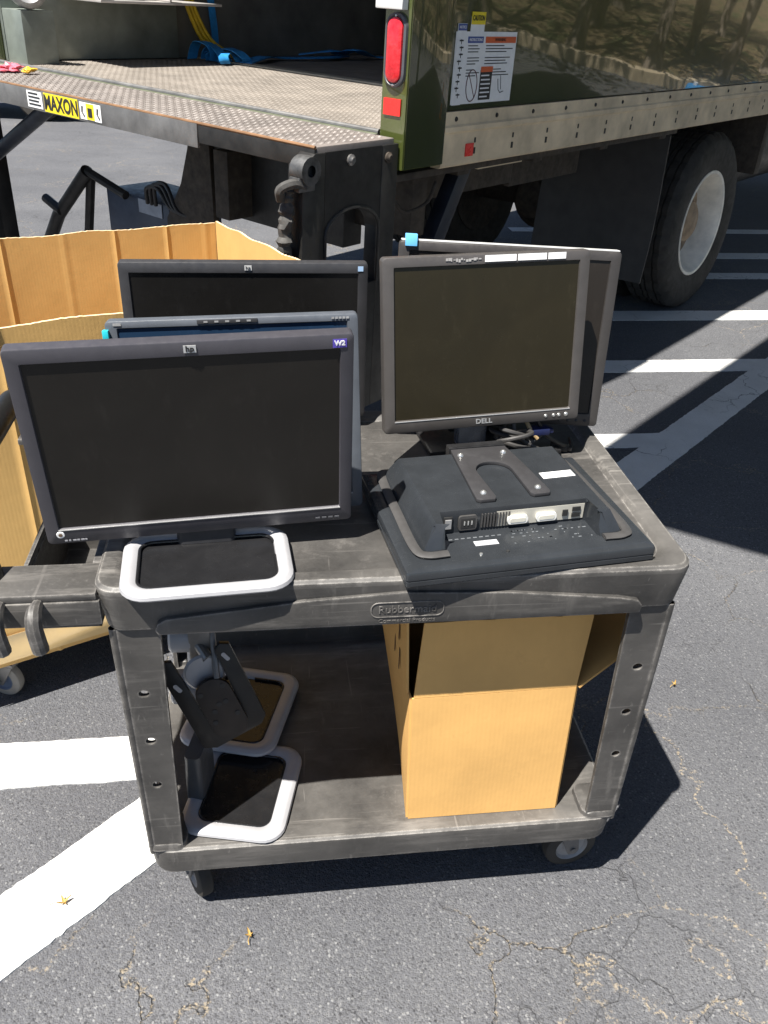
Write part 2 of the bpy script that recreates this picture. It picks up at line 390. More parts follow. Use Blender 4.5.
# rub rail along the bottom of the body
bm = BM(); prism(bm, [(-.03, 1.112), (.004, 1.112), (.010, 1.118), (.010, 1.215), (.018, 1.222), (.018, 1.236), (.008, 1.241), (.008, 1.280), (-.03, 1.280)], .047, 6.2, 'x')
rail = build('rub_rail', tbm(bm), M_RAIL, truck)
bm = BM()
for k in range(22):
    u = .115 + k*.235
    lathe(bm, [(0, .004), (.006, .0035), (.008, 0)], 8, T(u, .0085, 1.258) @ RX(-PI/2))
    box(bm, u+.11, u+.122, .0105, .012, 1.145, 1.165); box(bm, u+.112, u+.12, .0105, .012, 1.180, 1.196)
build('rail_fastener', tbm(bm), M_DSTEEL, truck, kind='stuff')
tpart('bottom_sill', M_RUST, [(-.16, 2.0, -.20, -.02, 1.085, 1.108)])
# tail lamp on the rear post
def oval(w, h, k=14):
    r = w/2; return [(r*math.cos(a), (h/2-r)+r*math.sin(a)) for a in [PI*i/k for i in range(k+1)]] + [(r*math.cos(a), -(h/2-r)+r*math.sin(a)) for a in [PI+PI*i/k for i in range(k+1)]]
LM = TMR(-.1605, -.030, 1.452)
bm = BM(); loft(bm, [[(*p, 0) for p in oval(.079, .195)], [(*p, .010) for p in oval(.077, .193)], [(*p, .013) for p in oval(.066, .182)], [(*p, .008) for p in oval(.058, .172)]], True, True)
lamp = build('tail_lamp', bm, plain('lamp_bezel', (.10, .10, .11), .45, var=.2), truck, LM)
b = NB('red_lens'); b.set(Base_Color=b.ramp(b.noise(60, 2), (.3, (.55, .012, .02)), (.7, (.70, .03, .04))), Roughness=.12, Coat_Weight=.6, Normal=b.bump(b.noise(160, 1), .4, .002)); M_RED = b.m
bm = BM(); loft(bm, [[(*p, .0085) for p in oval(.056, .170)], [(*p, .015) for p in oval(.054, .167)], [(*p, .019) for p in oval(.040, .150)]], False, True)
build('lens', bm, M_RED, lamp, LM)
for dz in (.088, -.090): bm = BM(); lathe(bm, [(0, .003), (.003, .002), (.004, 0)], 10, LM @ T(0, dz, .011)); build('lamp_screw', bm, M_SCREW, lamp)
M_REFL = plain('red_reflector', (.72, .035, .03), .3, var=.1)
quadplate('reflector', .066, .046, M_REFL, truck, TMR(-.161, -.034, 1.302), .004)
quadplate('reflector', .044, .040, M_REFL, truck, TM(.20, .0112, 1.160), .003)
tpart('door_latch_bracket', plain('white_paint', (.72, .72, .70), .4, var=.1), [(-.19, -.162, -.095, .005, 1.555, 1.60), (-.17, -.162, -.06, -.02, 1.60, 1.66)])
# warning notice on the side
NM = lambda u, z, d=.0012: TM(u, .0, z) @ T(0, 0, d)
notice = quadplate('warning_notice', .345, .205, M_WHITE, truck, NM(.255, 1.402), .001)
quadplate('notice_strip', .048, .228, M_WHITE, notice, NM(.112, 1.412, .0024))
quadplate('notice_cap', .075, .050, M_WHITE, notice, NM(.195, 1.521, .0008))
M_YEL = plain('warning_yellow', (.80, .62, .02), .5, var=.06); M_BLUE = plain('notice_blue', (.04, .08, .28), .5, var=.06); M_ORA = plain('warning_orange', (.62, .11, .03), .5, var=.06)
quadplate('caution_band', .075, .034, M_YEL, notice, NM(.195, 1.541, .0022)); text('caution_text', 'CAUTION', .020, M_INK, notice, NM(.195, 1.541, .0034), xs=.72, bold=.0005)
quadplate('notice_band', .044, .018, M_BLUE, notice, NM(.112, 1.516, .004)); text('notice_text', 'NOTICE', .011, M_WHITE, notice, NM(.112, 1.516, .005), xs=.9)
quadplate('notice_band', .085, .018, M_BLUE, notice, NM(.19, 1.482, .0024)); text('notice_text', 'INSTRUCTIONS', .012, M_WHITE, notice, NM(.19, 1.482, .0036), xs=.85)
quadplate('warning_band', .178, .018, M_ORA, notice, NM(.334, 1.482, .0024)); text('notice_text', 'WARNING', .013, M_INK, notice, NM(.33, 1.482, .0036))
bm = BM(); q = random.Random(3)
for cx, wd in ((.193, .082), (.333, .165)):
    for k in range(11):
        z = 1.464 - k*.0085
        if k in (3, 7): continue
        l = wd*q.uniform(.55, .96); box(bm, cx-wd/2, cx-wd/2+l, .0022, .0027, z, z+.0028)
for k in range(9):
    z = 1.478 - k*.019; u = .096 + q.uniform(0, .012); box(bm, u, u+.02, .0036, .0041, z, z+.004); box(bm, u+.008, u+.011, .0036, .0041, z-.008, z+.006)
build('notice_print', tbm(bm), M_INK, notice, smooth=0, kind='stuff')
quadplate('danger_panel', .068, .088, M_INK, notice, NM(.268, 1.352, .0024)); quadplate('danger_band', .068, .016, M_ORA, notice, NM(.268, 1.398, .0036))
bm = BM(); box_rows = [(1.378-k*.0125) for k in range(6)]
for z in box_rows: l = .058*q.uniform(.6, 1); box(bm, .239, .239+l, .0034, .0039, z, z+.0042)
build('danger_print', tbm(bm), M_WHITE, notice, smooth=0)
bm = BM(); lp = [(math.cos(2*PI*i/28), math.sin(2*PI*i/28)) for i in range(28)]
tube(bm, [(c*.030, s*.046, 0) for c, s in lp] + [(.030, 0, 0)], .0016, 6); tube(bm, [(-.019, .034, 0), (.019, -.034, 0)], .0014, 6)
build('prohibition_sign', bm, plain('dark_red_ink', (.10, .03, .03), .6), notice, NM(.19, 1.352, .0026))
bm = BM(); tube(bm, [(-.02, .02, 0), (-.012, -.012, 0), (.0, -.022, 0), (.02, -.018, 0)], .0014, 5); tube(bm, [(-.005, .03, 0), (.004, -.012, 0)], .0012, 5)
build('pictogram', bm, M_INK, notice, NM(.36, 1.348, .0026))
# chassis
tpart('chassis_rail', M_RUST, [(-.1, 8.2, -.95, -.87, .80, 1.05)]); tpart('chassis_rail', M_RUST, [(1.3, 8.2, -1.63, -1.55, .80, 1.05)])
for u in (.25, .75, 1.3, 1.9, 3.9, 4.6, 5.3): tpart('cross_member', M_RUST, [(u, u+.07, -2.4, -.06, 1.06, 1.11)])
tpart('rear_beam', M_RUST, [(.08, .16, -1.1, -.12, .86, 1.07)]); tpart('side_gusset', M_RUST, [(.2, .95, -.30, -.27, .93, 1.09)]); tpart('side_gusset', M_RUST, [(1.0, 1.6, -.34, -.31, .90, 1.09)])
tpart('bracket_plate', M_RAIL, [(.33, .62, -.12, -.03, 1.078, 1.09)])
bm = BM(); prism(bm, [(.33, 1.075), (.40, 1.075), (.15, .62), (.07, .62)], -.16, -.10, 'y', .006)
build('diagonal_stay', tbm(bm), plain('blue_black_steel', (.03, .036, .05), .4, .4, var=.3), truck)
bm = BM(); tube(bm, bez([(-.14, -.06, 1.08), (-.05, -.06, .98), (.08, -.06, .99), (.14, -.07, 1.05)], 8), .006, 8); build('air_hose', tbm(bm), M_RUST, truck)
# wheels
TR, RRIM = .507, .292
def tyre_bm():
    bm = BM(); seg = 120
    prof = [(RRIM, -.13), (.31, -.137), (.36, -.146), (.42, -.148), (.465, -.142), (.488, -.128), (.501, -.112), (TR, -.105), (TR, -.075), (.494, -.073), (.494, -.065), (TR, -.063), (TR, -.022), (.494, -.02), (.494, -.012),
            (TR, -.01)]
    prof = prof + [(r, -z) for r, z in reversed(prof)]
    R = []
    for i in range(seg):
        a = 2*PI*i/seg; row = []
        for r, z in prof:
            k = (i % 4 == 0) and r > .487
            rr_ = r - (.010 if k else 0); row.append(bm.verts.new((rr_*math.cos(a), rr_*math.sin(a), z)))
        R.append(row)
    for i in range(seg):
        a, b = R[i], R[(i+1) % seg]
        for k in range(len(prof)-1): bm.faces.new((a[k], b[k], b[k+1], a[k+1]))
    for i in range(2): pass
    return bm
def rim_bm(dish):
    bm = BM(); s = dish
    lathe(bm, [(RRIM+.002, .128), (RRIM+.012, .132), (RRIM+.010, .139), (RRIM-.006, .137), (RRIM-.014, .125), (.262, .09), (.252, .02), (.243, -.010)] if s > 0 else
          [(RRIM+.002, .128), (RRIM+.012, .132), (RRIM+.010, .139), (RRIM-.006, .137), (.26, .125), (.2, .13), (.13, .14), (0, .14)], 48)
    lathe(bm, [(RRIM, .13), (RRIM, -.13), (.2, -.12), (0, -.12)], 32)
    return bm
def wheel(u, n, outward, dish, name='wheel'):
    c = tw(u, n, TR, False); ax = TN*outward; M = Matrix.Translation(c) @ ax.to_track_quat('Z', 'Y').to_matrix().to_4x4()
    ty = build(name, tyre_bm(), M_RUBBER, truck, M, smooth=30); rm = build('rim', rim_bm(dish), M_RIM if dish > 0 else M_RUST, ty, M)
    if dish > 0:
        bm = BM(); lathe(bm, [(.2445, -.008), (.236, -.016), (.215, -.028), (.16, -.032), (.135, -.020), (.12, -.02), (.115, .055), (.085, .075), (.0, .078)], 40); build('wheel_disc', bm, plain('rusty_disc', (.34, .24, .15), .65, var=.45, scale=14, bump=.3, bscale=60), ty, M)
        for k in range(10):
            a = 2*PI*k/10; bm = BM(); lathe(bm, [(0, .02), (.010, .019), (.015, .012), (.015, 0)], 6, T(.175*math.cos(a), .175*math.sin(a), -.031)); build('lug_nut', bm, M_RUST, ty, M)
        for k in range(5):
            a = 2*PI*k/5+.3; bm = BM(); lathe(bm, [(0, .002), (.022, .002), (.024, 0)], 16, T(.218*math.cos(a), .218*math.sin(a), -.024)); build('hand_hole', bm, M_INK, ty, M)
    return ty
WU = 2.958
wheel(WU, -.139-.148, 1, 1); wheel(WU, -.139-.148-.33, -1, -1, 'inner_wheel')
wheel(WU, -2.37+.148, -1, 1); wheel(WU, -2.37+.148+.33, 1, -1, 'inner_wheel')
wheel(7.6, -.35, 1, 1, 'front_wheel'); wheel(7.6, -2.15, -1, 1, 'front_wheel')
bm = BM(); tube(bm, [(WU, -.3, TR), (WU, -2.2, TR)], .075, 16); lathe(bm, [(0, -.2), (.12, -.17), (.2, -.06), (.2, .06), (.12, .17), (0, .2)], 20, T(WU, -1.25, TR) @ RY(PI/2)); build('axle', tbm(bm, False), M_RUST, truck)
for n0, n1 in ((-.80, -.10), (-2.4, -1.72)):
    bm = BM(); nu, nz = 6, 10; G = {}
    for t_ in (0, 1):
        for i in range(nu+1):
            for j in range(nz+1):
                s_ = i/nu; zz = .325 + (1.06-.325)*j/nz; du = .05*(1-j/nz)**2 + .01*math.sin(3*s_+j*.5)
                G[t_, i, j] = bm.verts.new((2.13 - du + .012*t_, n0+(n1-n0)*s_, zz))
    for t_ in (0, 1):
        for i in range(nu):
            for j in range(nz): bm.faces.new((G[t_, i, j], G[t_, i+1, j], G[t_, i+1, j+1], G[t_, i, j+1]))
    rim_ = [(i, 0) for i in range(nu)] + [(nu, j) for j in range(nz)] + [(i, nz) for i in range(nu, 0, -1)] + [(0, j) for j in range(nz, 0, -1)]
    for a, b in zip(rim_, rim_[1:]+rim_[:1]): bm.faces.new((G[(0,)+a], G[(0,)+b], G[(1,)+b], G[(1,)+a]))
    build('mud_flap', tbm(bm, False), plain('mud_flap_rubber', (.035, .034, .033), .6, var=.2, scale=5), truck)
bm = BM(); tube(bm, [(3.75, -.52, .80), (3.78, -.52, .80), (5.0, -.52, .80), (5.03, -.52, .80)], .26, 20, rs=[.22, .26, .26, .22]); build('fuel_tank', tbm(bm), M_DSTEEL, truck)
tpart('side_locker', M_RUST, [(3.62, 3.70, -1.5, -.12, .72, 1.08), (3.60, 5.6, -1.45, -.85, .55, 1.08)])
# cab (beyond the frame)
bm = BM(); prism(bm, [(6.35, .6), (6.35, 2.85), (7.3, 2.85), (7.75, 2.0), (8.9, 1.75), (9.0, .55), (8.1, .55), (8.0, .95), (7.2, .95), (7.1, .6)], -2.3, -.2, 'y', .03)
cab = build('cab', tbm(bm, False), plain('cab_paint', (.6, .6, .58), .2, var=.05), truck)
for n0, n1 in ((-.2, -.195), (-2.305, -2.3)):
    bm = BM(); prism(bm, [(6.6, 2.0), (6.6, 2.65), (7.25, 2.65), (7.6, 2.0)], n0, n1, 'y'); build('cab_window', tbm(bm, False), plain('dark_glass', (.02, .025, .03), .05), cab)

# lift gate
def tread(bm, u0, u1, n0, n1, z, p=.03, l=.021, wd=.007, h=.0035):
    i = 0; u = u0
    while u < u1:
        n = n0 + (p/2 if i % 2 else 0); k = 0
        while n < n1:
            a = PI/4 if (i+k) % 2 else -PI/4; c, s = math.cos(a), math.sin(a)
            b_ = [bm.verts.new((u+c*x-s*y, n+s*x+c*y, z)) for x, y in ((-l/2, 0), (0, -wd/2), (l/2, 0), (0, wd/2))]
            t_ = [bm.verts.new((u+c*x, n+s*x, z+h)) for x in (-l/5, l/5)]
            bm.faces.new((b_[0], b_[1], t_[0])); bm.faces.new((b_[1], b_[2], t_[1], t_[0])); bm.faces.new((b_[2], b_[3], t_[1])); bm.faces.new((b_[3], b_[0], t_[0], t_[1]))
            n += p; k += 1
        u += p*.75; i += 1
ZP = 1.222
plat = tpart('lift_platform', M_TREADP, [(-.52, -.185, -2.44, .0, 1.175, ZP)], bev=.004)
bm = BM(); tread(bm, -.505, -.20, -2.40, -.02, ZP+.0002, p=.021, l=.015, wd=.006, h=.0022); build('tread_bump', tbm(bm), M_TREADP, plat, smooth=0, kind='stuff')
bm = BM(); tread(bm, -.055, .98, -2.38, -.10, ZF+.0002, p=.021, l=.013, wd=.0055, h=.0016); build('tread_bump', tbm(bm), M_FLOOR, truck, smooth=0, kind='stuff')
tpart('hinge_strip', plain('hinge_green', (.16, .175, .12), .5, .3, var=.3), [(-.18, -.14, -2.42, -.10, 1.19, 1.219), (-.135, -.085, -2.42, -.10, 1.19, 1.2165)])
bm = BM(); tube(bm, [(-.1375, -2.42, 1.222), (-.1375, -.1, 1.222)], .009, 10); build('hinge_rod', tbm(bm), M_STEEL, truck)
lip = tpart('platform_lip', M_STEEL, [(-.532, -.522, -2.44, -.50, 1.150, 1.219)], bev=.002)
tpart('platform_lip', M_DSTEEL, [(-.530, -.522, -.497, .0, 1.165, 1.216)], bev=.002)
bm = BM(); tube(bm, [(-.526, -2.44, 1.2205), (-.526, 0, 1.2205)], .005, 8); build('lip_edge', tbm(bm), plain('rust_edge', (.22, .12, .06), .7, .2, var=.4), plat)
def LIP(n, z): return TMR(-.5325, n, z)
quadplate('maker_plate', .215, .062, M_YEL, plat, LIP(-1.245, 1.185), .001); text('maker_name', 'MAXON', .066, M_INK, plat, LIP(-1.245, 1.184) @ T(0, 0, .002), xs=.86, bold=.0018)
quadplate('capacity_plate', .10, .055, M_WHITE, plat, LIP(-1.415, 1.186), .001)
bm = BM()
for k in range(4): box(bm, -.040, .040*(1, .7, .9, .6)[k], -.019+.012*k, -.019+.012*k+.0055, .0012, .002)
build('plate_print', bm, M_INK, plat, LIP(-1.415, 1.186), smooth=0)
quadplate('caution_plate', .125, .054, M_WHITE, plat, LIP(-1.065, 1.185), .001)
quadplate('caution_patch', .045, .05, M_YEL, plat, LIP(-1.065, 1.185) @ T(0, 0, .0012), .001); bm = BM()
for x in (-.045, .045): tube(bm, [(x, .015, 0), (x-.004, -.004, 0), (x+.008, -.016, 0)], .003, 5)
box(bm, -.012, .012, -.016, .012, .0008, .0016); build('plate_print', bm, M_INK, plat, LIP(-1.065, 1.185) @ T(0, 0, .002), kind='stuff')
# side column of the lift with its arched opening
def column(n0, n1):
    arch = [(-.245 - .12 + .12*math.cos(a), 1.045 - .075 + .075*math.sin(a)) for a in [PI*i/12 for i in range(13)]]
    outer = [(-.165, 1.208), (-.525, 1.208), (-.575, 1.175), (-.585, .62), (-.56, .44), (-.43, .36), (-.165, .36)]
    bm = BM()
    hole = [(-.245, .80)] + arch + [(-.485, .80)]
    L = [(-.525, 1.208), (-.575, 1.175), (-.585, .62), (-.56, .44), (-.43, .36)]
    # build as strips: left jamb, right jamb, head, apron
    prism(bm, [(-.165, .36), (-.165, 1.206), (-.242, 1.206), (-.242, .36)], n0, n1, 'y', .004)
    prism(bm, [(-.4885, 1.206), (-.53, 1.206), (-.577, 1.175), (-.585, .62), (-.56, .46), (-.4885, .42)], n0, n1, 'y', .004)
    prism(bm, [(-.2425, 1.206), (-.488, 1.206), (-.488, .97)] + list(reversed(arch))[0:0] + [(p[0], p[1]) for p in reversed(arch)] + [(-.2425, .97)], n0+.001, n1-.001, 'y')
    prism(bm, [(-.2425, .80), (-.2425, .36), (-.43, .36), (-.488, .42), (-.488, .80)], n0+.001, n1-.001, 'y')
    return bm
for n0, n1 in ((-.055, .004), (-2.45, -2.39)):
    col = build('lift_column', tbm(column(n0, n1)), M_DSTEEL, truck)
    if n0 > -1:
        for u, z, m in ((-.384, 1.178, M_STEEL), (-.215, 1.17, M_RUST)):
            bm = BM(); lathe(bm, [(0, .014), (.008, .014), (.012, .008), (.016, .006), (.016, 0)], 12, T(u, n1, z) @ RX(-PI/2)); build('bolt', tbm(bm), m, col)
        # channel lining visible in the arch, torn rubber bumper
        bm = BM(); tube(bm, [(-.2425, n1, .80)] + [(-.365+.12*math.cos(a), n1, .97+.075*math.sin(a)) for a in [PI*i/12 for i in range(13)]] + [(-.485, n1, .80)], .006, 8); build('arch_rim', tbm(bm), M_DSTEEL, col)
        bm = BM()
        pts = [(-.60, -.03, 1.12), (-.605, -.03, 1.08), (-.615, -.03, 1.0), (-.612, -.03, .9), (-.605, -.03, .8), (-.60, -.03, .68)]
        cv = bez(pts, 8); tube(bm, cv, .022, 10, rs=[.020+.010*noise.noise(V((i*.7, 2, 0))) for i in range(len(cv))])
        for v in bm.verts: v.co += V((noise.noise(v.co*45)*.012, noise.noise(v.co*45+V((3, 3, 3)))*.010, 0))
        build('rubber_bumper', tbm(bm), plain('torn_rubber', (.055, .053, .050), .8, var=.5, scale=30, bump=.5, bscale=90), col)
        bm = BM(); lathe(bm, [(.016, -.03), (.038, -.03), (.040, 0), (.038, .02), (.016, .02)], 18, T(-.56, .0, 1.165) @ RX(-PI/2))
        box(bm, -.60, -.535, -.03, .012, 1.11, 1.15, .006); build('bumper_ring', tbm(bm), plain('scuffed_steel', (.12, .12, .12), .5, .6, var=.5, scale=30), col)
        bm = BM(); cv = bez([(-.63, -.03, 1.09), (-.64, -.02, 1.12), (-.61, 0, 1.135), (-.57, 0, 1.12)], 6); tube(bm, cv, .014, 8); build('bumper_clip', tbm(bm), plain('torn_rubber', (0, 0, 0)), col)
# mechanism below the platform
bm = BM(); tube(bm, [(-.30, -1.62, 1.165), (-.28, -2.38, .80)], .030, 12); build('lift_strut', tbm(bm), plain('blue_black_steel', (0, 0, 0)), truck)
bm = BM(); prism(bm, [(-1.10, 1.17), (-1.19, 1.17), (-1.205, 1.10), (-1.235, 1.0), (-1.29, .86), (-1.40, .70), (-1.40, .62), (-1.08, .62)], .0, .03, 'x', .004); build('curved_gusset', tbm(bm), M_RUST, truck)
tpart('lift_arm', M_DSTEEL, [(.02, .12, -1.09, -.38, .78, 1.165)])
tpart('pump_box', plain('blue_grey_enamel', (.05, .065, .095), .4, var=.2), [(.05, .35, -1.92, -1.45, .42, .735)], bev=.01)
quadplate('pump_label', .17, .06, plain('grey_label', (.30, .33, .38), .5), truck, TMR(.0465, -1.58, .70), .002)
bm = BM(); tube(bm, [(.0, -1.98, .80), (.0, -2.28, .55), (.0, -2.4, .40)], .032, 12); tube(bm, [(.0, -1.98, .80), (.02, -1.72, .735)], .02, 10); tube(bm, [(-.02, -2.35, .62), (-.02, -2.22, .58)], .022, 10); tube(bm, [(.03, -2.0, .78), (.05, -2.12, .45)], .022, 10)
build('folding_arm', tbm(bm), M_DSTEEL, truck)
for k in range(3):
    bm = BM(); tube(bm, bez([(.02, -1.56+.03*k, .73), (.0, -1.53+.03*k, .80+.01*k), (.0, -1.45+.03*k, .81+.012*k), (.0, -1.36+.02*k, .74), (.02, -1.2, .73)], 8), .009, 8); build('hydraulic_hose', tbm(bm), M_BLACKP, truck)
tpart('left_guard', M_DSTEEL, [(-.35, -.25, -2.52, -2.46, .35, 1.0)])
# things fixed in the load space
bm = BM(); box(bm, .22, .92, -2.424, -2.06, 1.475, 1.487, .003); box(bm, .22, .232, -2.424, -2.06, 1.489, 1.62, .003); box(bm, .60, .612, -2.424, -2.06, 1.489, 1.62, .003)
build('wall_shelf', tbm(bm), plain('shelf_metal', (.50, .48, .46), .4, .3, var=.2), truck)

# loose load inside the truck
def loose(name, label, cat, u, n, z): return thing(name, label, cat, tw(u, n, z), 0)
bm = BM(); lathe(bm, [(.0, .0), (.05, .0), (.075, .02), (.085, .06), (.075, .10), (.06, .115), (.045, .105), (.04, .08), (0, .075)], 24, RX(PI/2) @ RY(.3))
fan_o = thing('pulley_drum', 'small grey drum lying at the far left of the truck bed', 'drum', tw(.02, -2.33, ZF+.30), 0)
bm.transform(Matrix.Translation(tw(.02, -2.33, ZF+.30))); 
build('drum_body', bm, plain('drum_grey', (.32, .32, .33), .45, .2, var=.25), fan_o)
bm = BM(); box(bm, -.06, .10, -2.42, -2.26, ZF, ZF+.215, .004); build('drum_stand', tbm(bm), M_LINER2, fan_o)
bm = BM(); box(bm, .36, .55, -2.33, -2.12, 1.488, 1.58, .03); cs = thing('black_case', 'small black case on the wall shelf inside the truck', 'case', tw(.45, -2.22, 1.488)); build('case_body', tbm(bm), M_BLACKP, cs); bm = BM(); tube(bm, bez([(.41, -2.22, 1.575), (.42, -2.22, 1.605), (.49, -2.22, 1.605), (.50, -2.22, 1.575)], 6), .008, 8); build('case_handle', tbm(bm), M_BLACKP, cs)
M_STRAP = plain('blue_webbing', (.02, .22, .52), .6, var=.25, scale=30, bump=.3, bscale=500); M_YHOSE = plain('yellow_rubber', (.62, .42, .02), .45, var=.2, scale=20)
def ribbon(pts, wd, th=.003, n=10, axis=V((0, 0, 1))):
    cv = bez(pts, n); bm = BM(); loops = []
    for i, p in enumerate(cv):
        d = (cv[min(i+1, len(cv)-1)] - cv[max(0, i-1)]).normalized(); s_ = d.cross(axis)
        if s_.length < .05: s_ = V((0, 1, 0))
        s_.normalize(); nn = s_.cross(d).normalized(); loops.append([p+s_*wd/2+nn*th/2, p-s_*wd/2+nn*th/2, p-s_*wd/2-nn*th/2, p+s_*wd/2-nn*th/2])
    loft(bm, loops); return bm
strap = thing('blue_strap', 'bright blue webbing strap coiled on the truck floor edge', 'strap', tw(1.0, -2.2, ZF))
bm = BM()
for k, (u0, n0, r0, h0, tw_) in enumerate(((.93, -2.24, .075, .085, .1), (.97, -2.20, .095, .070, -.3), (1.01, -2.13, .080, .060, .5), (.95, -2.08, .060, .045, -.6), (1.04, -2.20, .110, .045, .2))):
    pts = [(u0+tw_*.1*math.cos(a)+.01*math.sin(3*a+k), n0+r0*math.cos(a), ZF+.010+h0*max(0, math.sin(a))**.8) for a in [PI*1.08*i/9-.12 for i in range(10)]]
    b2 = ribbon(pts, .060, .004, 5, V((0, .2, 1)) if False else V((math.cos(tw_)*.0, 0, 1)) if False else V((0, .001, 1))); b2.free(); b2 = BM(); cv = bez(pts, 5); lo = []
    for p in cv: lo.append([p+V((x, 0, z)) for x, z in ((-.032, 0), (.032, .004*math.sin(k)), (.032, .004), (-.032, .004))])
    loft(b2, lo); merge(bm, b2)
for v in bm.verts: v.co += V((.006*noise.noise(v.co*22), 0, .006*noise.noise(v.co*25)))
build('strap_coil', tbm(bm), M_STRAP, strap)
bm = ribbon([(1.06, -2.05, ZF+.01), (1.25, -2.12, ZF+.03), (1.5, -2.25, ZF+.012), (1.8, -2.15, ZF+.02), (2.1, -2.3, ZF+.012)], .07, .006); build('strap_tail', tbm(bm), M_STRAP, strap)
st2 = thing('blue_strap', 'crumpled dark blue strap deeper in the shaded truck bed', 'strap', tw(1.9, -2.2, ZF))
bm = ribbon([(1.75, -2.35, ZF+.02), (1.9, -2.2, ZF+.05), (2.05, -2.3, ZF+.02), (2.0, -2.12, ZF+.06), (2.25, -2.2, ZF+.015), (2.4, -2.05, ZF+.02)], .08, .006); build('strap_fold', tbm(bm), M_STRAP, st2)
st3 = tag(build('hanging_strap', tbm(ribbon([(1.14, -2.42, 1.9), (1.13, -2.41, 1.6), (1.15, -2.40, 1.35), (1.12, -2.36, ZF+.02)], .045, .004, 8, V((0, 1, 0)))), M_STRAP), 'blue strap hanging down the inner wall of the truck', 'strap')
bm = BM()
for k in range(3): tube(bm, bez([(.93+.02*k, -2.40, 1.85), (.94+.02*k, -2.39, 1.55), (.98+.025*k, -2.36, 1.38), (1.05+.03*k, -2.33, 1.28), (1.22+.03*k, -2.30, ZF+.012)], 8), .011, 8)
tag(build('yellow_hose', tbm(bm), M_YHOSE), 'yellow hose loop hanging inside the truck beside blue strap', 'hose')
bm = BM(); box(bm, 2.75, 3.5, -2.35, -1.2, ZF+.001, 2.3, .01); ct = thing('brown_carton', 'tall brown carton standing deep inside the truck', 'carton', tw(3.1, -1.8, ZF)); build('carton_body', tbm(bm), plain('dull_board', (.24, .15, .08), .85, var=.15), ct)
bm = BM(); box(bm, 2.74, 2.749, -1.82, -1.74, ZF+.3, 2.29); build('packing_tape', tbm(bm), plain('tan_tape', (.34, .24, .13), .35), ct)
for i, (u, n, c, lab) in enumerate(((-.33, -1.93, (.80, .16, .22), 'crumpled pink plastic scrap on the lift platform'), (-.30, -1.84, (.80, .45, .04), 'small orange plastic scrap on the lift platform'))):
    bm = BM(); bmesh.ops.create_icosphere(bm, subdivisions=3, radius=.035 if i == 0 else .022)
    for v in bm.verts: v.co = V((v.co.x*1.3, v.co.y, v.co.z*.5)) * (1+.7*noise.noise(v.co*60+V((i, 0, 0)))) + V((u, n, ZP+.016))
    tag(build('plastic_scrap', tbm(bm), plain('scrap%d' % i, c, .4), smooth=20), lab, 'scrap')

# ------------------------------------------------------------------ utility cart
L, W, ZT = .9188, .6164, .8267
ZS, ZSB = .232, .165                      # lower shelf: floor and underside
cart = thing('utility_cart', 'scuffed black plastic two-shelf utility cart on casters', 'cart', (L/2, W/2, 0))
def rloop(x0, x1, y0, y1, r, z, k=6): return [(*p, z) for p in rr(x1-x0, y1-y0, r, k, (x0+x1)/2, (y0+y1)/2)]
bm = BM()
loft(bm, [rloop(.012, L-.012, .012, W-.012, .032, .744), rloop(.008, L-.008, .008, W-.008, .033, .747), rloop(.0, L, .0, W, .035, .815), rloop(.001, L-.001, .001, W-.001, .035, .822), rloop(.006, L-.006, .006, W-.006, .033, ZT),
          rloop(.026, L-.026, .026, W-.026, .030, ZT), rloop(.032, L-.032, .032, W-.032, .042, ZT-.003), rloop(.038, L-.038, .038, W-.038, .04, ZT-.010), rloop(.05, L-.05, .05, W-.05, .035, ZT-.011)], True, True)
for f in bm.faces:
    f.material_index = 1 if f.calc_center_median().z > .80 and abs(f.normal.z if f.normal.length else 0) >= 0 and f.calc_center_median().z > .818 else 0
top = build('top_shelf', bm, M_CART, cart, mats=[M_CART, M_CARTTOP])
bm = BM(); prism(bm, [(.088, .7435), (.084, .752), (.088, .764), (.102, .772), (.30, .794), (.46, .8035), (.62, .795), (.80, .775), (.832, .768), (.840, .758), (.838, .7435)], -.004, .03, 'y', .003)
build('front_apron', bm, M_CART, cart)
EMB = Matrix.Translation((.462, -.0045, .7725)) @ RX(PI/2)
text('embossed_name', 'Rubbermaid', .0195, M_CART, cart, EMB, .0008, xs=.95); text('embossed_line', 'Commercial Products', .010, M_CART, cart, EMB @ T(0, -.021, 0), .0006)
bm = BM(); tube(bm, [(*p, 0) for p in rr(.112, .027, .011, 5)] + [(.056, .0025, 0)], .0009, 5); build('embossed_frame', bm, M_CART, cart, EMB)
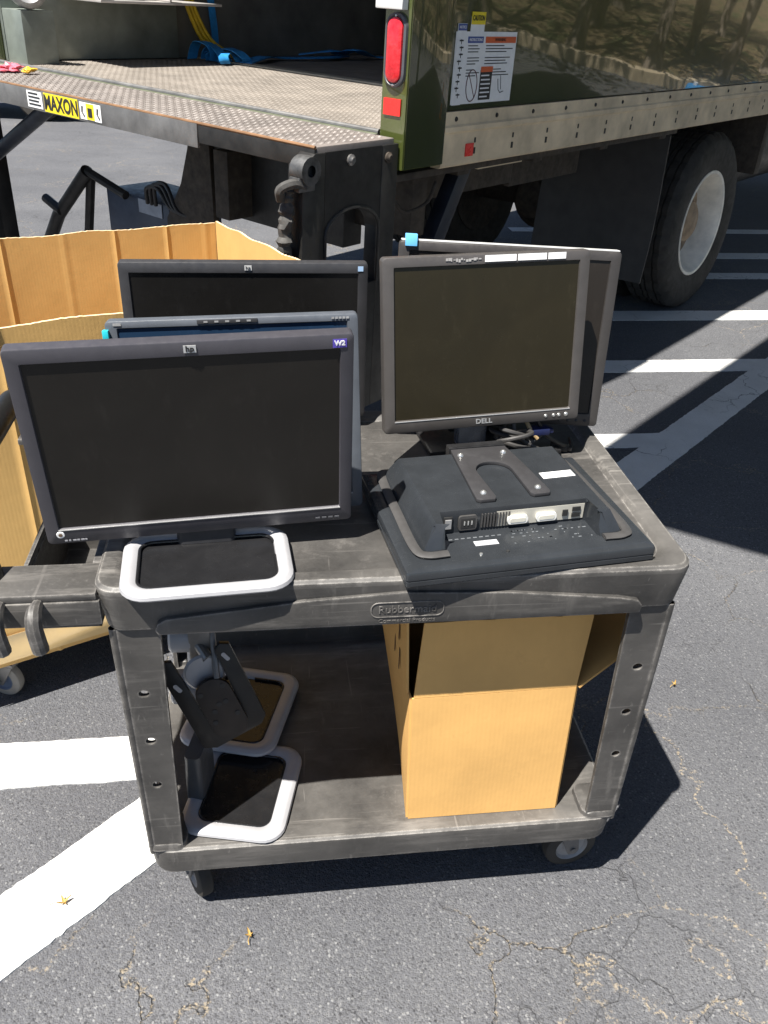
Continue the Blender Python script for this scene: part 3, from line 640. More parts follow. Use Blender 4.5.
# lower shelf
bm = BM(); a = .014
loft(bm, [rloop(a+.012, L-a-.012, a+.012, W-a-.012, .04, ZSB), rloop(a+.004, L-a-.004, a+.004, W-a-.004, .045, ZSB+.004), rloop(a, L-a, a, W-a, .047, ZS-.012), rloop(a+.001, L-a-.001, a+.001, W-a-.001, .047, ZS-.004), rloop(a+.006, L-a-.006, a+.006, W-a-.006, .044, ZS),
          rloop(.05, L-.05, .05, W-.05, .03, ZS), rloop(.06, L-.06, .06, W-.06, .028, ZS-.003)], True, True)
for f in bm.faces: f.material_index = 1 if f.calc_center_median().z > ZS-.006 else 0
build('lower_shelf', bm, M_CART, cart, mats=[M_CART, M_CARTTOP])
bm = BM(); box(bm, .095, L-.095, W-.034, W-.018, ZS-.002, ZS+.045, .006); build('rear_lip', bm, M_CART, cart)
def holed_plate(bm, x0, x1, z0, z1, holes, y0, y1, hr=.0075):
    """vertical plate facing -y with real round holes"""
    cuts = [z0] + [(a_+b_)/2 for a_, b_ in zip(holes, holes[1:])] + [z1]; xc = (x0+x1)/2
    for zc, za, zb in zip(holes, cuts, cuts[1:]):
        ang = sorted(set([2*PI*i/20 for i in range(20)] + [math.atan2(dz, dx) % (2*PI) for dx in (x0-xc, x1-xc) for dz in (za-zc, zb-zc)]))
        ring = {}
        for yy in (y0, y1):
            for i, t_ in enumerate(ang):
                c, s = math.cos(t_), math.sin(t_)
                k = min([((x1-xc)/c if c > 0 else (x0-xc)/c) if abs(c) > 1e-9 else 9, ((zb-zc)/s if s > 0 else (za-zc)/s) if abs(s) > 1e-9 else 9])
                ring[yy, i] = (bm.verts.new((xc+hr*c, yy, zc+hr*s)), bm.verts.new((xc+k*c, yy, zc+k*s)))
        n = len(ang)
        for i in range(n):
            j = (i+1) % n
            for yy in (y0, y1): bm.faces.new((ring[yy, i][0], ring[yy, j][0], ring[yy, j][1], ring[yy, i][1]))
            bm.faces.new((ring[y0, i][0], ring[y0, j][0], ring[y1, j][0], ring[y1, i][0]))
    bmesh.ops.remove_doubles(bm, verts=bm.verts, dist=1e-5)
    be = [e for e in bm.edges if len(e.link_faces) == 1]
    done = set()
    bmesh.ops.bridge_loops(bm, edges=be)
def leg(mx, my):
    b1 = bmesh.new(); z0, z1 = .222, .7445
    holed_plate(b1, .0, .062, z0, z1, (.402, .507, .612), .0, .009)
    bm = BM(); merge(bm, b1)
    b2 = bmesh.new(); holed_plate(b2, .0095, .085, z0, z1, (.402, .507, .612), .0, .009); b2.transform(Matrix(((0, 1, 0, 0), (1, 0, 0, 0), (0, 0, 1, 0), (0, 0, 0, 1)))); merge(bm, b2)
    # corner bead and taper: wider at the top
    tube(bm, [(.0045, .0045, z0), (.0045, .0045, z1)], .0062, 10)
    for v in bm.verts:
        t_ = (v.co.z-z0)/(z1-z0); g = .021 - .007*t_; v.co = V((g + v.co.x*(.94+.26*t_), g + v.co.y*(.94+.2*t_), v.co.z))
    # foot and head blocks
    bm.transform(Matrix(((mx, 0, 0, L if mx < 0 else 0), (0, my, 0, W if my < 0 else 0), (0, 0, 1, 0), (0, 0, 0, 1))))
    return bm
for mx, my in ((1, 1), (-1, 1), (1, -1), (-1, -1)): build('leg', leg(mx, my), M_CART, cart, smooth=40)
for mx, my in ((1, 1), (-1, 1), (1, -1), (-1, -1)):
    bm = BM(); loft(bm, [rloop(.0165, .088, .0165, .095, .018, ZS-.0005, 4), rloop(.018, .086, .018, .093, .017, ZS+.010, 4), rloop(.020, .080, .020, .088, .016, ZS+.013, 4)])
    bm.transform(Matrix(((mx, 0, 0, L if mx < 0 else 0), (0, my, 0, W if my < 0 else 0), (0, 0, 1, 0), (0, 0, 0, 1)))); build('leg_socket', bm, M_CART, cart)
def caster(root, x, y, yaw, R=.058, wd=.030, top=.165, tread=M_RUBBER, hubm=None, off=.022):
    hubm = hubm or plain('caster_hub', (.30, .29, .28), .5, var=.2)
    F = Matrix.Translation((x, y, 0)) @ RZ(yaw)
    bm = BM(); box(bm, -.038, .038, -.030, .030, top-.010, top, .003)
    lathe(bm, [(.026, top-.022), (.028, top-.011), (0, top-.011)], 18)
    for s_ in (-1, 1):
        prism(bm, [(-.024, top-.022), (.024, top-.022), (off+.014, R-.004), (off+.008, R-.014), (off-.008, R-.014), (off-.014, R-.004)], s_*(wd/2+.004)-.0015, s_*(wd/2+.004)+.0015, 'y', .0008)
    box(bm, -.024, .024, -wd/2-.005, wd/2+.005, top-.0245, top-.0215, .001)
    tube(bm, [(off, -wd/2-.009, R), (off, wd/2+.009, R)], .006, 10)
    k = build('caster', bm, M_STEEL, root, F)
    bm = BM(); h = wd/2
    lathe(bm, [(R*.62, -h), (R*.86, -h), (R*.97, -h*.75), (R, -h*.3), (R, h*.3), (R*.97, h*.75), (R*.86, h), (R*.62, h), (R*.62, -h)], 36, T(off, 0, R) @ RX(PI/2)); wh = build('wheel', bm, tread, k, F)
    bm = BM(); lathe(bm, [(0, -h*.7), (R*.2, -h*.9), (R*.3, -h*.55), (R*.55, -h*.55), (R*.62, -h*.98), (R*.62, h*.98), (R*.55, h*.55), (R*.3, h*.55), (R*.2, h*.9), (0, h*.7)], 30, T(off, 0, R) @ RX(PI/2)); build('wheel_hub', bm, hubm, k, F)
caster(cart, .095, .090, math.radians(115)); caster(cart, .835, .095, math.radians(8)); caster(cart, .10, .53, math.radians(60)); caster(cart, .82, .53, math.radians(-20))
# handle end with storage tray and tool hooks
bm = BM()
ZH = .819
box(bm, -.225, .006, .004, .085, ZH-.012, ZH, .003); box(bm, -.100, .006, .30, W-.01, ZH-.012, ZH, .003); box(bm, -.112, -.105, .0855, .2995, ZH-.012, ZH, .002); box(bm, -.225, -.101, .52, W-.01, ZH-.012, ZH, .003); box(bm, -.012, .006, .0855, .2995, ZH-.012, ZH, .003)
box(bm, -.225, .010, .002, .014, .764, ZH-.0125, .003)
box(bm, -.104, -.012, .082, .302, .700, .706); box(bm, -.108, -.104, .082, .302, .700, ZH-.013); box(bm, -.016, -.012, .082, .302, .700, ZH-.013); box(bm, -.104, -.016, .299, .303, .706, ZH-.013); box(bm, -.104, -.016, .081, .085, .706, ZH-.013)
handle = build('handle_tray', bm, M_CART, cart)
bm = BM(); cv = bez([(-.15, .055, ZH-.02), (-.172, .075, .90), (-.178, .12, .951), (-.178, .26, .957), (-.178, .40, .951), (-.172, .445, .90), (-.15, .47, ZH-.02)], 10); tube(bm, cv, .021, 14); build('handle_grip', bm, plain('grip_black', (.012, .012, .012), .35, var=.2), cart)
bm = BM(); prism(bm, [(-.06, ZH-.004), (-.150, ZH-.004), (-.188, .945), (-.168, .945), (-.128, .90), (-.095, .86)], .42, .45, 'y', .005); build('handle_riser', bm, M_CART, cart)
bm = BM(); prism(bm, [(-.02, ZH-.004), (-.215, ZH-.004), (-.185, .945), (-.168, .945), (-.125, .90), (-.105, .86)], .040, .065, 'y', .005)
bm2 = BM(); bm.free()
bm2.free()
for x in (-.076, -.128, -.18):
    bm = BM(); cv = bez([(x, .004, .805), (x, -.018, .806), (x, -.030, .790), (x+.002, -.032, .765), (x+.003, -.030, .748)], 6)
    tube(bm, cv, .009, 10, rs=[.008+.004*min(1, i/8) for i in range(len(cv))]); build('tool_hook', bm, M_CART, cart)

# ------------------------------------------------------------------ monitors
def PM(x, y, z, yaw, tilt, roll=0):
    """bottom-centre of a panel: x right, y back, z up"""
    return Matrix.Translation((x, y, z)) @ RZ(math.radians(yaw)) @ RX(-math.radians(tilt)) @ RY(-math.radians(roll))
def panel(root, M, w, h, t, bez4, fm, sm, back, lipm=None, r=.007, lip=.0025):
    bl, br, bt, bb = bez4; cz = h/2
    def lp(ww, hh, rad, y, dx=0, dz=0): return [(p[0]+dx, y, p[1]+cz+dz) for p in rr(ww, hh, rad, 4)]
    iw, ih = w-bl-br, h-bt-bb; dx, dz = (bl-br)/2, (bb-bt)/2
    bm = BM()
    loft(bm, [lp(iw-.003, ih-.003, .0015, lip+.0012, dx, dz), lp(iw-.003, ih-.003, .0015, lip, dx, dz), lp(iw, ih, .002, .0, dx, dz), lp(w-.004, h-.004, r, -.0006), lp(w-.0012, h-.0012, r, .0004), lp(w, h, r, .003), lp(w, h, r, .020), lp(w-.006, h-.006, r, .024), lp(w-.014, h-.014, r, .026)], False, False)
    fr = build('front_bezel', bm, fm, root, M)
    bm = BM(); box(bm, -iw/2+.001+dx, iw/2-.001+dx, lip+.0006, lip+.004, cz-ih/2+.001+dz, cz+ih/2-.001+dz); build('screen', bm, sm, root, M, smooth=0)
    bm = BM(); loft(bm, [lp(w-.013, h-.013, r, .0245), lp(w-.02, h-.02, r, .030), lp(w*.80, h*.80, .02, .040), lp(w*.66, h*.66, .03, t)], True, True); build('rear_shell', bm, back, root, M)
    return fr, (iw, ih, dx, dz, cz)
def lip_hi(root, M, dims, mat, which='bottom', th=.0016):
    iw, ih, dx, dz, cz = dims; bm = BM(); box(bm, -iw/2+dx, iw/2+dx, -.0012, .0018, cz-ih/2+dz-th, cz-ih/2+dz, .0004); build('lower_lip', bm, mat, root, M)
def onface(M, x, z, d=.0012): return M @ T(x, -d, z) @ RX(PI/2)
def base_stand(root, M, w=.25, d=.20, colh=.12, coly=.075, frame=M_SILVER, column=True, colw=.07, colm=M_GREYP, k=1.0):
    """silver picture-frame foot with sunk black tray; M puts its centre on the surface"""
    def lp(ww, dd, rad, z, oy=0): return [(p[0], p[1]+oy, z) for p in rr(ww, dd, rad, 6)]
    bm = BM(); loft(bm, [lp(w-.006, d-.006, .038, .0), lp(w, d, .041, .004), lp(w-.003, d-.003, .040, .009), lp(w-.012, d-.012, .037, .0125), lp(w-.020, d-.020, .034, .0140), lp(w-.036*k, d-.036*k, .027, .0125), lp(w-.046*k, d-.046*k, .022, .009), lp(w-.048*k, d-.048*k, .021, .0035)], True, False)
    fr = build('foot_frame', bm, frame, root, M)
    bm = BM(); loft(bm, [lp(w-.049*k, d-.049*k, .021, .003), lp(w-.049*k, d-.049*k, .021, .0045), lp(w-.063*k, d-.063*k, .016, .0035)], True, True)
    tube(bm, [(*p, .008) for p in rr(w-.050*k, d-.050*k, .021, 6)] + [(w/2-.025*k, 0, .008)], .0026, 8); build('foot_tray', bm, plain('tray_gloss_black', (.013, .013, .014), .22, var=.2, scale=20), root, M)
    if column:
        bm = BM(); loft(bm, [lp(colw, .034, .010, .004, coly), lp(colw, .034, .010, colh*.5, coly), lp(colw*.92, .030, .010, colh, coly)], True, True); build('column', bm, colm, root, M)
    return fr
GRP = 'flat monitors on the cart'
# A: front wide monitor
A = thing('monitor', 'wide dark grey monitor in front, standing on a silver-rimmed foot', 'monitor', (.157, .10, ZT), math.radians(4.3), GRP)
MA = PM(.157, .106, .855, 4.3, -6.0, 1.1)
M_AFR = plain('bezel_charcoal', (.048, .046, .054), .42, var=.08, scale=30, bump=.06, bscale=900)
_, dA = panel(A, MA, .458, .318, .058, (.019, .018, .021, .026), M_AFR, M_SCR_A, M_GREYP); lip_hi(A, MA, dA, M_LOGO)
lg = quadplate('logo_plate', .0165, .0105, plain('logo_grey', (.50, .50, .49), .4), A, onface(MA, .008, .3075, .0008), .0006); text('logo_letters', 'hp', .0115, M_INK, A, onface(MA, .008, .3078, .0018), bold=.0003)
quadplate('sticker', .0195, .0125, plain('violet_sticker', (.10, .07, .42), .4, var=.1), A, onface(MA, .209, .3050, .0008), .0005); text('sticker_print', 'W2', .0095, M_WHITE, A, onface(MA, .209, .3052, .0016), bold=.0004)
bm = BM(); lathe(bm, [(0, .001), (.0055, .001), (.006, 0)], 20, onface(MA, -.2085, .0175, .0007)); build('emblem', bm, M_WHITE, A)
bm = BM(); lathe(bm, [(0, .0006), (.0032, .0006), (.0032, 0)], 6, onface(MA, -.2085, .0175, .0016)); build('emblem_mark', bm, plain('brown_ink', (.12, .08, .05), .5), A)
bm = BM()
for k, l in enumerate((.004, .003, .005, .004, .005, .003)): box(bm, -.010+k*.0058, -.010+k*.0058+l, -.0012, .0012, 0, .0006)
build('model_print', bm, plain('light_print', (.3, .3, .32), .5), A, onface(MA, -.194, .0065), smooth=0, kind='stuff')
bm = BM()
for k in range(4): box(bm, -.018+k*.010, -.011+k*.010, -.0012, .0012, 0, .0006)
build('button_marks', bm, plain('faint_print', (.10, .10, .11), .5), A, onface(MA, .19, .009), smooth=0, kind='stuff')
base_stand(A, Matrix.Translation((.163, .0565, ZT)) @ RZ(math.radians(4.3)), .252, .172, .16, .072, colw=.09)
# B: wide monitor at the back left
B = thing('monitor', 'wide black monitor at the back left behind the blue-screened one', 'monitor', (.223, .575, ZT-.01), 0, GRP)
MB_ = PM(.223, .556, .840, -.2, 0, 0)
_, dB = panel(B, MB_, .454, .310, .05, (.018, .017, .019, .024), M_GREYP, M_SCR_B, M_GREYP)
quadplate('logo_plate', .013, .009, plain('logo_grey', (0, 0, 0)), B, onface(MB_, .006, .3005, .0008), .0006); text('logo_letters', 'hp', .0095, M_INK, B, onface(MB_, .006, .3005, .0018))
quadplate('sticker', .010, .009, plain('pale_blue_sticker', (.35, .50, .70), .4), B, onface(MB_, .213, .2995, .0008), .0006)
bm = BM(); box(bm, -.13, .13, -.005, .045, 0, .020, .005); box(bm, -.04, .04, .018, .044, .019, .16, .006); build('stand', bm, M_GREYP, B, T(.223, .560, ZT-.010))
# C: monitor with screen tinted by reflected sky, between them
Cm = thing('monitor', 'slate grey monitor with dark screen tinted sky blue between the two wide ones', 'monitor', (.223, .22, ZT-.01), 0, GRP)
MC = PM(.223, .200, .832, -1.1, 5.7, 2.1)
_, dC = panel(Cm, MC, .377, .322, .048, (.017, .016, .0105, .026), M_SLATE, M_SCR_C, M_SLATE); lip_hi(Cm, MC, dC, M_SILVER)
bm = BM(); box(bm, -.045, .045, -.003, .003, 0, .001, .0004); build('button_strip', bm, M_GREYP, Cm, onface(MC, -.008, .3170, .0006))
for k in range(5): bm = BM(); box(bm, -.003, .003, -.0012, .0012, 0, .0008); build('button', bm, M_LOGO, Cm, onface(MC, -.040+k*.016, .3170, .0018))
bm = BM(); [box(bm, .0035*k*1.6, .0035*k*1.6+.004, -.0015, .0015, 0, .0006) for k in range(5)]; build('model_print', bm, M_LOGO, Cm, onface(MC, .148, .3165), smooth=0, kind='stuff')
quadplate('corner_mark', .012, .004, M_LOGO, Cm, onface(MC, -.170, .3170, .0008), .0005)
bm = BM(); box(bm, -.003, .006, -.006, .006, -.002, .012, .001); build('tape_tab', bm, plain('teal_tape', (.02, .42, .50), .4), Cm, MC @ T(-.1885, -.003, .298))
bm = BM(); box(bm, -.10, .10, .015, .125, 0, .016, .005); box(bm, -.03, .03, .05, .075, .015, .17, .005); build('stand', bm, M_SLATE, Cm, T(.223, .200, ZT-.010))
# D: square monitor on a stand
D = thing('monitor', 'square grey-bezelled monitor with olive screen standing behind the face-down one', 'monitor', (.66, .43, ZT-.01), math.radians(6.3), GRP)
MD = PM(.652, .371, .899, 6.3, 7.9, 1.0)
M_DFR = plain('bezel_taupe', (.085, .078, .074), .38, .25, var=.10, scale=30, bump=.05, bscale=900)
_, dD = panel(D, MD, .377, .308, .05, (.0195, .0185, .0165, .022), M_DFR, M_SCR_D, M_BLACKP); lip_hi(D, MD, dD, M_LOGO)
text('logo_letters', 'DELL', .0125, M_LOGO, D, onface(MD, .000, .0105), xs=1.15, bold=.0003)
for k, x in enumerate((.122, .138, .1485, .163)):
    bm = BM(); lathe(bm, [(0, .0022), (.0024, .002), (.0032 if k < 3 else .0038, .001), (.0036 if k < 3 else .0042, 0)], 16, onface(MD, x, .0108, .0006)); build('button', bm, M_SCREW, D)
for x0, x1 in ((-.008, .049), (.052, .105), (.108, .141)):
    bm = BM(); box(bm, x0, x1, -.0054, .0054, 0, .0007); build('white_tape', bm, plain('white_tape', (.86, .86, .85), .5, var=.03), D, onface(MD, 0, .3002, .0008))
q = random.Random(5); bm = BM()
for k in range(14): x = -.078 + k*.0045; box(bm, x, x+q.uniform(.002, .005), q.uniform(-.004, 0), q.uniform(0.0005, .004), 0, .0006)
build('tape_residue', bm, plain('residue', (.34, .33, .32), .5), D, onface(MD, 0, .2998, .0008), smooth=0, kind='stuff')
bm = BM(); SDm = Matrix.Translation((.645, .44, ZT-.011)) @ RZ(math.radians(6.3))
box(bm, -.085, .085, -.020, .115, 0, .012, .006); build('foot', bm, M_BLACKP, D, SDm)
bm = BM(); box(bm, -.029, .029, -.016, .016, .0145, .26, .007); build('column', bm, plain('blue_grey_metal', (.12, .145, .19), .28, .5, var=.15), D, SDm)
# E: second square monitor behind D
E_ = thing('monitor', 'square monitor with pale top edge turned away behind the olive-screened one', 'monitor', (.705, .53, ZT-.01), math.radians(-6.1), GRP)
ME = PM(.701, .483, .856, -6.1, 8.9, -1.2)
_, dE = panel(E_, ME, .416, .336, .042, (.0195, .0185, .0165, .024), plain('bezel_dark_taupe', (.046, .042, .040), .42, .15, var=.08, scale=30), screen_mat('screen_brown', (.018, .0145, .0115), .3), M_SILVER)
bm = BM(); box(bm, -.204, .204, .0015, .024, .3362, .3385, .0008); build('top_trim', bm, plain('trim_silver', (.62, .62, .61), .35, .1, var=.05), E_, ME)
for k in range(5): bm = BM(); lathe(bm, [(0, .002), (.0028, .001), (.003, 0)], 12, onface(ME, .115+k*.017, .0105, .0006)); build('button', bm, M_BLACKP, E_)
bm = BM(); box(bm, -.011, .011, -.010, .014, -.003, .018, .001); build('blue_tape', bm, plain('light_blue_tape', (.15, .50, .85), .4, var=.1), E_, ME @ T(-.186, .004, .330))
bm = BM(); box(bm, -.09, .09, .01, .10, 0, .015, .005); box(bm, -.028, .028, .035, .06, .0145, .18, .005); build('stand', bm, M_BLACKP, E_, Matrix.Translation((.703, .485, ZT-.011)) @ RZ(math.radians(-6.1)))
# cables bundled at the foot of D
cab_m = plain('cable_grey', (.045, .043, .042), .5, var=.2)
cb = thing('cable_bundle', 'coiled dark grey cables bunched under the square monitor', 'cable', (.735, .40, ZT-.01))
q = random.Random(11)
for k in range(7):
    cx, cy = .725+q.uniform(-.015, .02), .395+q.uniform(-.015, .02); r0 = q.uniform(.022, .036); a0 = q.uniform(0, 6.28); pts = []
    for j in range(9): t_ = a0+j*.8; pts.append((cx+r0*math.cos(t_)*1.15, cy+r0*.7*math.sin(t_), ZT+.006+.03*abs(math.sin(t_*.5+k))+.004*k))
    bm = BM(); tube(bm, bez(pts, 6), .0042, 8); build('cable_loop', bm, cab_m, cb)
for pts, m in (([(.715, .40, .91), (.72, .39, .875), (.745, .385, .855), (.775, .39, .838), (.80, .41, ZT-.004)], cab_m), ([(.735, .41, .91), (.75, .395, .88), (.765, .39, .862)], plain('tan_wire', (.35, .25, .13), .5)), ([(.76, .40, .90), (.78, .405, .87), (.81, .41, .845), (.85, .43, ZT-.004), (.86, .47, ZT-.004)], M_BLACKP)):
    bm = BM(); tube(bm, bez(pts, 6), .004, 8); build('cable', bm, m, cb)
for x, y, a, m in ((.795, .405, .3, M_BLACKP), (.825, .43, -.4, M_BLACKP), (.77, .40, .1, plain('plug_blue', (.012, .018, .07), .4))):
    bm = BM(); box(bm, -.018, .018, -.011, .011, 0, .014, .003); box(bm, .018, .026, -.008, .008, .003, .011, .001); build('plug', bm, m, cb, Matrix.Translation((x, y, ZT-.008 if m is M_BLACKP else .868)) @ RZ(a))

# F: monitor lying face down
Fm = thing('monitor', 'black monitor lying face down with its ports and mounting plate up', 'monitor', (.635, .154, ZT), math.radians(6.9), GRP)
MF = Matrix.Translation((.635, .152, ZT+.0005)) @ RZ(math.radians(6.9)) @ Matrix.Diagonal((1, 1, 1.22, 1))
M_FB = plain('back_black', (.026, .029, .033), .21, var=.18, scale=18, bump=.06, bscale=900); M_FG = plain('strip_grey', (.055, .053, .052), .45, var=.12, scale=30)
FW, FD = .404, .312
def fl(w, d, r, z, oy=0): return [(p[0], p[1]+oy, z) for p in rr(w, d, r, 5)]
bm = BM(); loft(bm, [fl(FW-.004, FD-.004, .004, 0), fl(FW, FD, .005, .002), fl(FW, FD, .005, .008), fl(FW-.0025, FD-.0025, .005, .0085), fl(FW-.0025, FD-.0025, .005, .0100), fl(FW, FD, .005, .0105), fl(FW, FD, .005, .0175), fl(FW-.003, FD-.003, .005, .0205), fl(FW-.018, FD-.018, .008, .0225), fl(FW-.030, FD-.030, .008, .0225)], True, True); build('bezel_tray', bm, M_FB, Fm, MF)
# raised housing: side wings reach forward of the port wall
def hous(z): 
    k = (z-.0225)/.034; i = .022*k
    xs0, xs1, yb = -.165+i, .165-i, .140-i*.6
    wl, wr, yf, yp = -.128, .122, -.112+i*.8, -.062
    return [(xs1, yb, z), (xs0, yb, z), (xs0, yf, z), (xs0+.020, yf-.004, z), (wl-i*.2, yf-.002, z), (wl, yp, z), (wr, yp, z), (wr+i*.2, yf-.002, z), (xs1-.020, yf-.004, z), (xs1, yf, z)]
bm = BM(); loft(bm, [hous(.022), hous(.037), hous(.0515), [(x*.985, y*.985, .055) for x, y, z in hous(.0565)]], True, True)
bmesh.ops.bevel(bm, geom=[e for e in bm.edges if len(e.link_faces) == 2 and abs(e.verts[0].co.z-e.verts[1].co.z) > .004], offset=.003, segments=2, affect='EDGES')
build('rear_housing', bm, M_FB, Fm, MF)
ZFH = .055
for s_ in (-1, 1):
    pts = [(s_*.095, .146, .0255), (s_*.150, .146, .0255), (s_*.170, .130, .0255), (s_*.174, .0, .0255), (s_*.174, -.100, .0255), (s_*.160, -.121, .0255), (s_*.128, -.122, .0255)]
    cv = bez(pts, 6); b2 = BM(); tube(b2, cv, .0085, 8); b2.transform(T(0, 0, .0255) @ Matrix.Diagonal((1, 1, .32, 1)) @ T(0, 0, -.0255)); build('grey_strip', b2, M_FG, Fm, MF)
# mounting plate
arc_ = [(.002 + .031*math.cos(a), .045 + .031*math.sin(a)) for a in [PI*i/10 for i in range(11)]]
pl = [(.052, .130), (-.048, .130), (-.053, .06), (-.060, -.042), (-.054, -.047), (-.030, -.047), (-.026, -.040)] + list(reversed(arc_)) + [(.033, -.038), (.038, -.044), (.064, -.043), (.068, -.036), (.060, .06)]
bm = BM(); prism(bm, pl, ZFH+.0005, ZFH+.0055, 'z', .0012); mp = build('mounting_plate', bm, plain('plate_grey', (.042, .041, .043), .4, .1, var=.12, scale=30), Fm, MF)
for x, y in ((-.038, .105), (.040, .105), (-.043, -.026), (.051, -.024)): bm = BM(); lathe(bm, [(0, .003), (.003, .003), (.005, .0015), (.0055, 0)], 14, T(x, y, ZFH+.0055)); build('screw', bm, M_SCREW, mp, MF)
bm = BM(); box(bm, -.050, .054, .1315, .150, .037, ZFH+.0065, .002); box(bm, -.043, .047, .134, .147, ZFH+.0055, ZFH+.007); build('stand_socket', bm, M_BLACKP, Fm, MF)
quadplate('blank_label', .058, .020, M_WHITE, Fm, MF @ T(.106, .022, ZFH+.0004) @ RZ(.03), .0005)
# ports on the recessed wall
def port(x, z): return MF @ T(x, -.0625, .0235+z) @ RX(PI/2)
pw = plain('port_panel', (.50, .48, .42), .45, .2, var=.12)
quadplate('port_panel', .150, .022, pw, Fm, port(.043, .014) , .0006)
for x in (.003, .052):
    bm = BM(); prism(bm, rr(.034, .011, .004, 3), .0008, .006, 'z'); pt_ = build('video_port', bm, plain('port_white', (.75, .74, .70), .4, var=.05), Fm, port(x, .012)); bm = BM(); prism(bm, rr(.026, .006, .002, 3), .006, .0066, 'z'); build('port_face', bm, plain('port_cream', (.62, .60, .52), .5), pt_, port(x, .012))
quadplate('usb_port', .009, .009, M_INK, Fm, port(.085, .014) @ T(0, 0, .001), .002)
for z in (.0095, .0185): quadplate('usb_port', .014, .006, M_INK, Fm, port(.104, z) @ T(0, 0, .001), .002)
bm = BM(); prism(bm, rr(.030, .021, .004, 3), .0, .004, 'z'); inl = build('power_inlet', bm, M_FG, Fm, port(-.080, .014)); quadplate('inlet_face', .023, .014, M_INK, inl, port(-.080, .014) @ T(0, 0, .004), .0006)
for x in (-.006, 0, .006): quadplate('inlet_pin', .0018, .006, M_SCREW, inl, port(-.080+x, .0145) @ T(0, 0, .0046), .001)
bm = BM(); box(bm, -.007, .007, -.010, .010, 0, .002, .0005); sw = build('power_switch', bm, M_INK, Fm, port(-.112, .014)); quadplate('switch_rocker', .010, .013, M_LOGO, sw, port(-.112, .014) @ T(0, 0, .002), .002)
for k in range(10): quadplate('vent_rib', .0022, .020, M_FG, Fm, port(-.056+k*.005, .014), .0022)
quadplate('rating_label', .038, .013, plain('grey_white_label', (.45, .46, .48), .5), Fm, MF @ T(-.060, -.100, .023) @ RZ(.0), .0005)
q = random.Random(21); bm = BM()
for k in range(46):
    x = q.uniform(-.02, .115); y = -.098 + q.choice((-.012, -.004, .005, .014, .022)); l = q.uniform(.0015, .006)
    box(bm, x, x+l, y, y+.002, .0227, .0230)
for k in range(9): x = -.115+.010*k; box(bm, x, x+.006, -.083, -.0805, .0227, .0230)
build('etched_marks', bm, plain('etched_print', (.13, .14, .15), .5), Fm, MF, smooth=0, kind='stuff')
for x in (-.078, -.035): bm = BM(); lathe(bm, [(0, .002), (.0025, .0015), (.003, 0)], 12, T(x, -.128, .0225)); build('screw', bm, M_SCREW if x < -.05 else M_INK, Fm, MF)

# ------------------------------------------------------------------ stands and carton on the lower shelf
S1 = thing('monitor_stand', 'silver-framed monitor stand lying nearest on the lower shelf', 'stand', (.19, .14, ZS), math.radians(77), 'monitor stands on the lower shelf')
M1 = Matrix.Translation((.186, .142, ZS+.0005)) @ RZ(math.radians(77)); base_stand(S1, M1, .235, .20, .115, .084, colw=.085, colm=plain('column_grey', (.075, .078, .082), .4, var=.12), k=1.3)
S2 = thing('monitor_stand', 'silver-framed monitor stand with black bracket head propped on the other stand', 'stand', (.17, .36, ZS), math.radians(74), 'monitor stands on the lower shelf')
M2 = Matrix.Translation((.178, .352, ZS+.012)) @ RZ(math.radians(74)) @ RY(math.radians(2.5)); colm = plain('column_silver', (.28, .29, .31), .35, .3, var=.1)
base_stand(S2, M2, .262, .205, .26, .085, colw=.075, colm=colm, k=1.3)
bm = BM(); lathe(bm, [(.0, -.030), (.030, -.030), (.034, -.026), (.034, .026), (.030, .030), (0, .030)], 22, Matrix.Translation((.083, .265, .40)) @ RY(PI/2)); build('hinge_drum', bm, M_SILVER, S2)
bm = BM(); lathe(bm, [(.0, -.035), (.026, -.035), (.030, -.03), (.030, .03), (.026, .035), (0, .035)], 22, Matrix.Translation((.098, .24, .545)) @ RY(PI/2)); build('hinge_drum', bm, M_SILVER, S2)
HP_ = Matrix.Translation((.146, .168, .458)) @ RZ(math.radians(8)) @ RX(math.radians(-10)) @ RY(math.radians(-20)) @ Matrix.Scale(1.1, 4)
bm = BM(); prism(bm, [(-.062, .092), (-.050, .100), (-.036, .094), (-.032, -.03), (.028, -.03), (.034, .080), (.046, .088), (.060, .080), (.058, -.076), (.045, -.088), (-.040, -.094), (-.060, -.084)], 0, .010, 'y', .0015)
hd = build('bracket_head', bm, plain('bracket_black', (.011, .010, .010), .45, .2, var=.3), S2, HP_)
bm = BM(); prism(bm, [(.030*math.cos(a), .030*math.sin(a)+.010) for a in [PI*i/14 for i in range(15)]] + [(-.030, -.060), (-.020, -.080), (.020, -.080), (.030, -.060)], -.010, -.0005, 'y', .0015); build('bracket_plate', bm, plain('dark_brown_steel', (.024, .019, .017), .5, .3, var=.2), hd, HP_)
for x, z in ((-.02, .02), (.02, .02), (-.02, -.04), (.02, -.04), (0, -.01), (-.012, -.02), (.012, -.01)): bm = BM(); lathe(bm, [(0, .0006), (.0045, .0006), (.0045, 0)], 12, HP_ @ T(x, -.0102, z) @ RX(PI/2)); build('plate_hole', bm, M_INK, hd)
for x, z in ((-.048, .045), (.045, .062)): bm = BM(); prism(bm, rr(.007, .018, .003, 3), 0, .001, 'z'); build('slot', bm, M_SILVER, hd, HP_ @ T(x, -.0002, z) @ RX(PI/2) @ RZ(.3))
bm = BM(); lathe(bm, [(0, .004), (.030, .004), (.034, 0)], 24, HP_ @ T(0, .012, .045) @ RX(PI/2)); build('hinge_disc', bm, M_SILVER, hd)
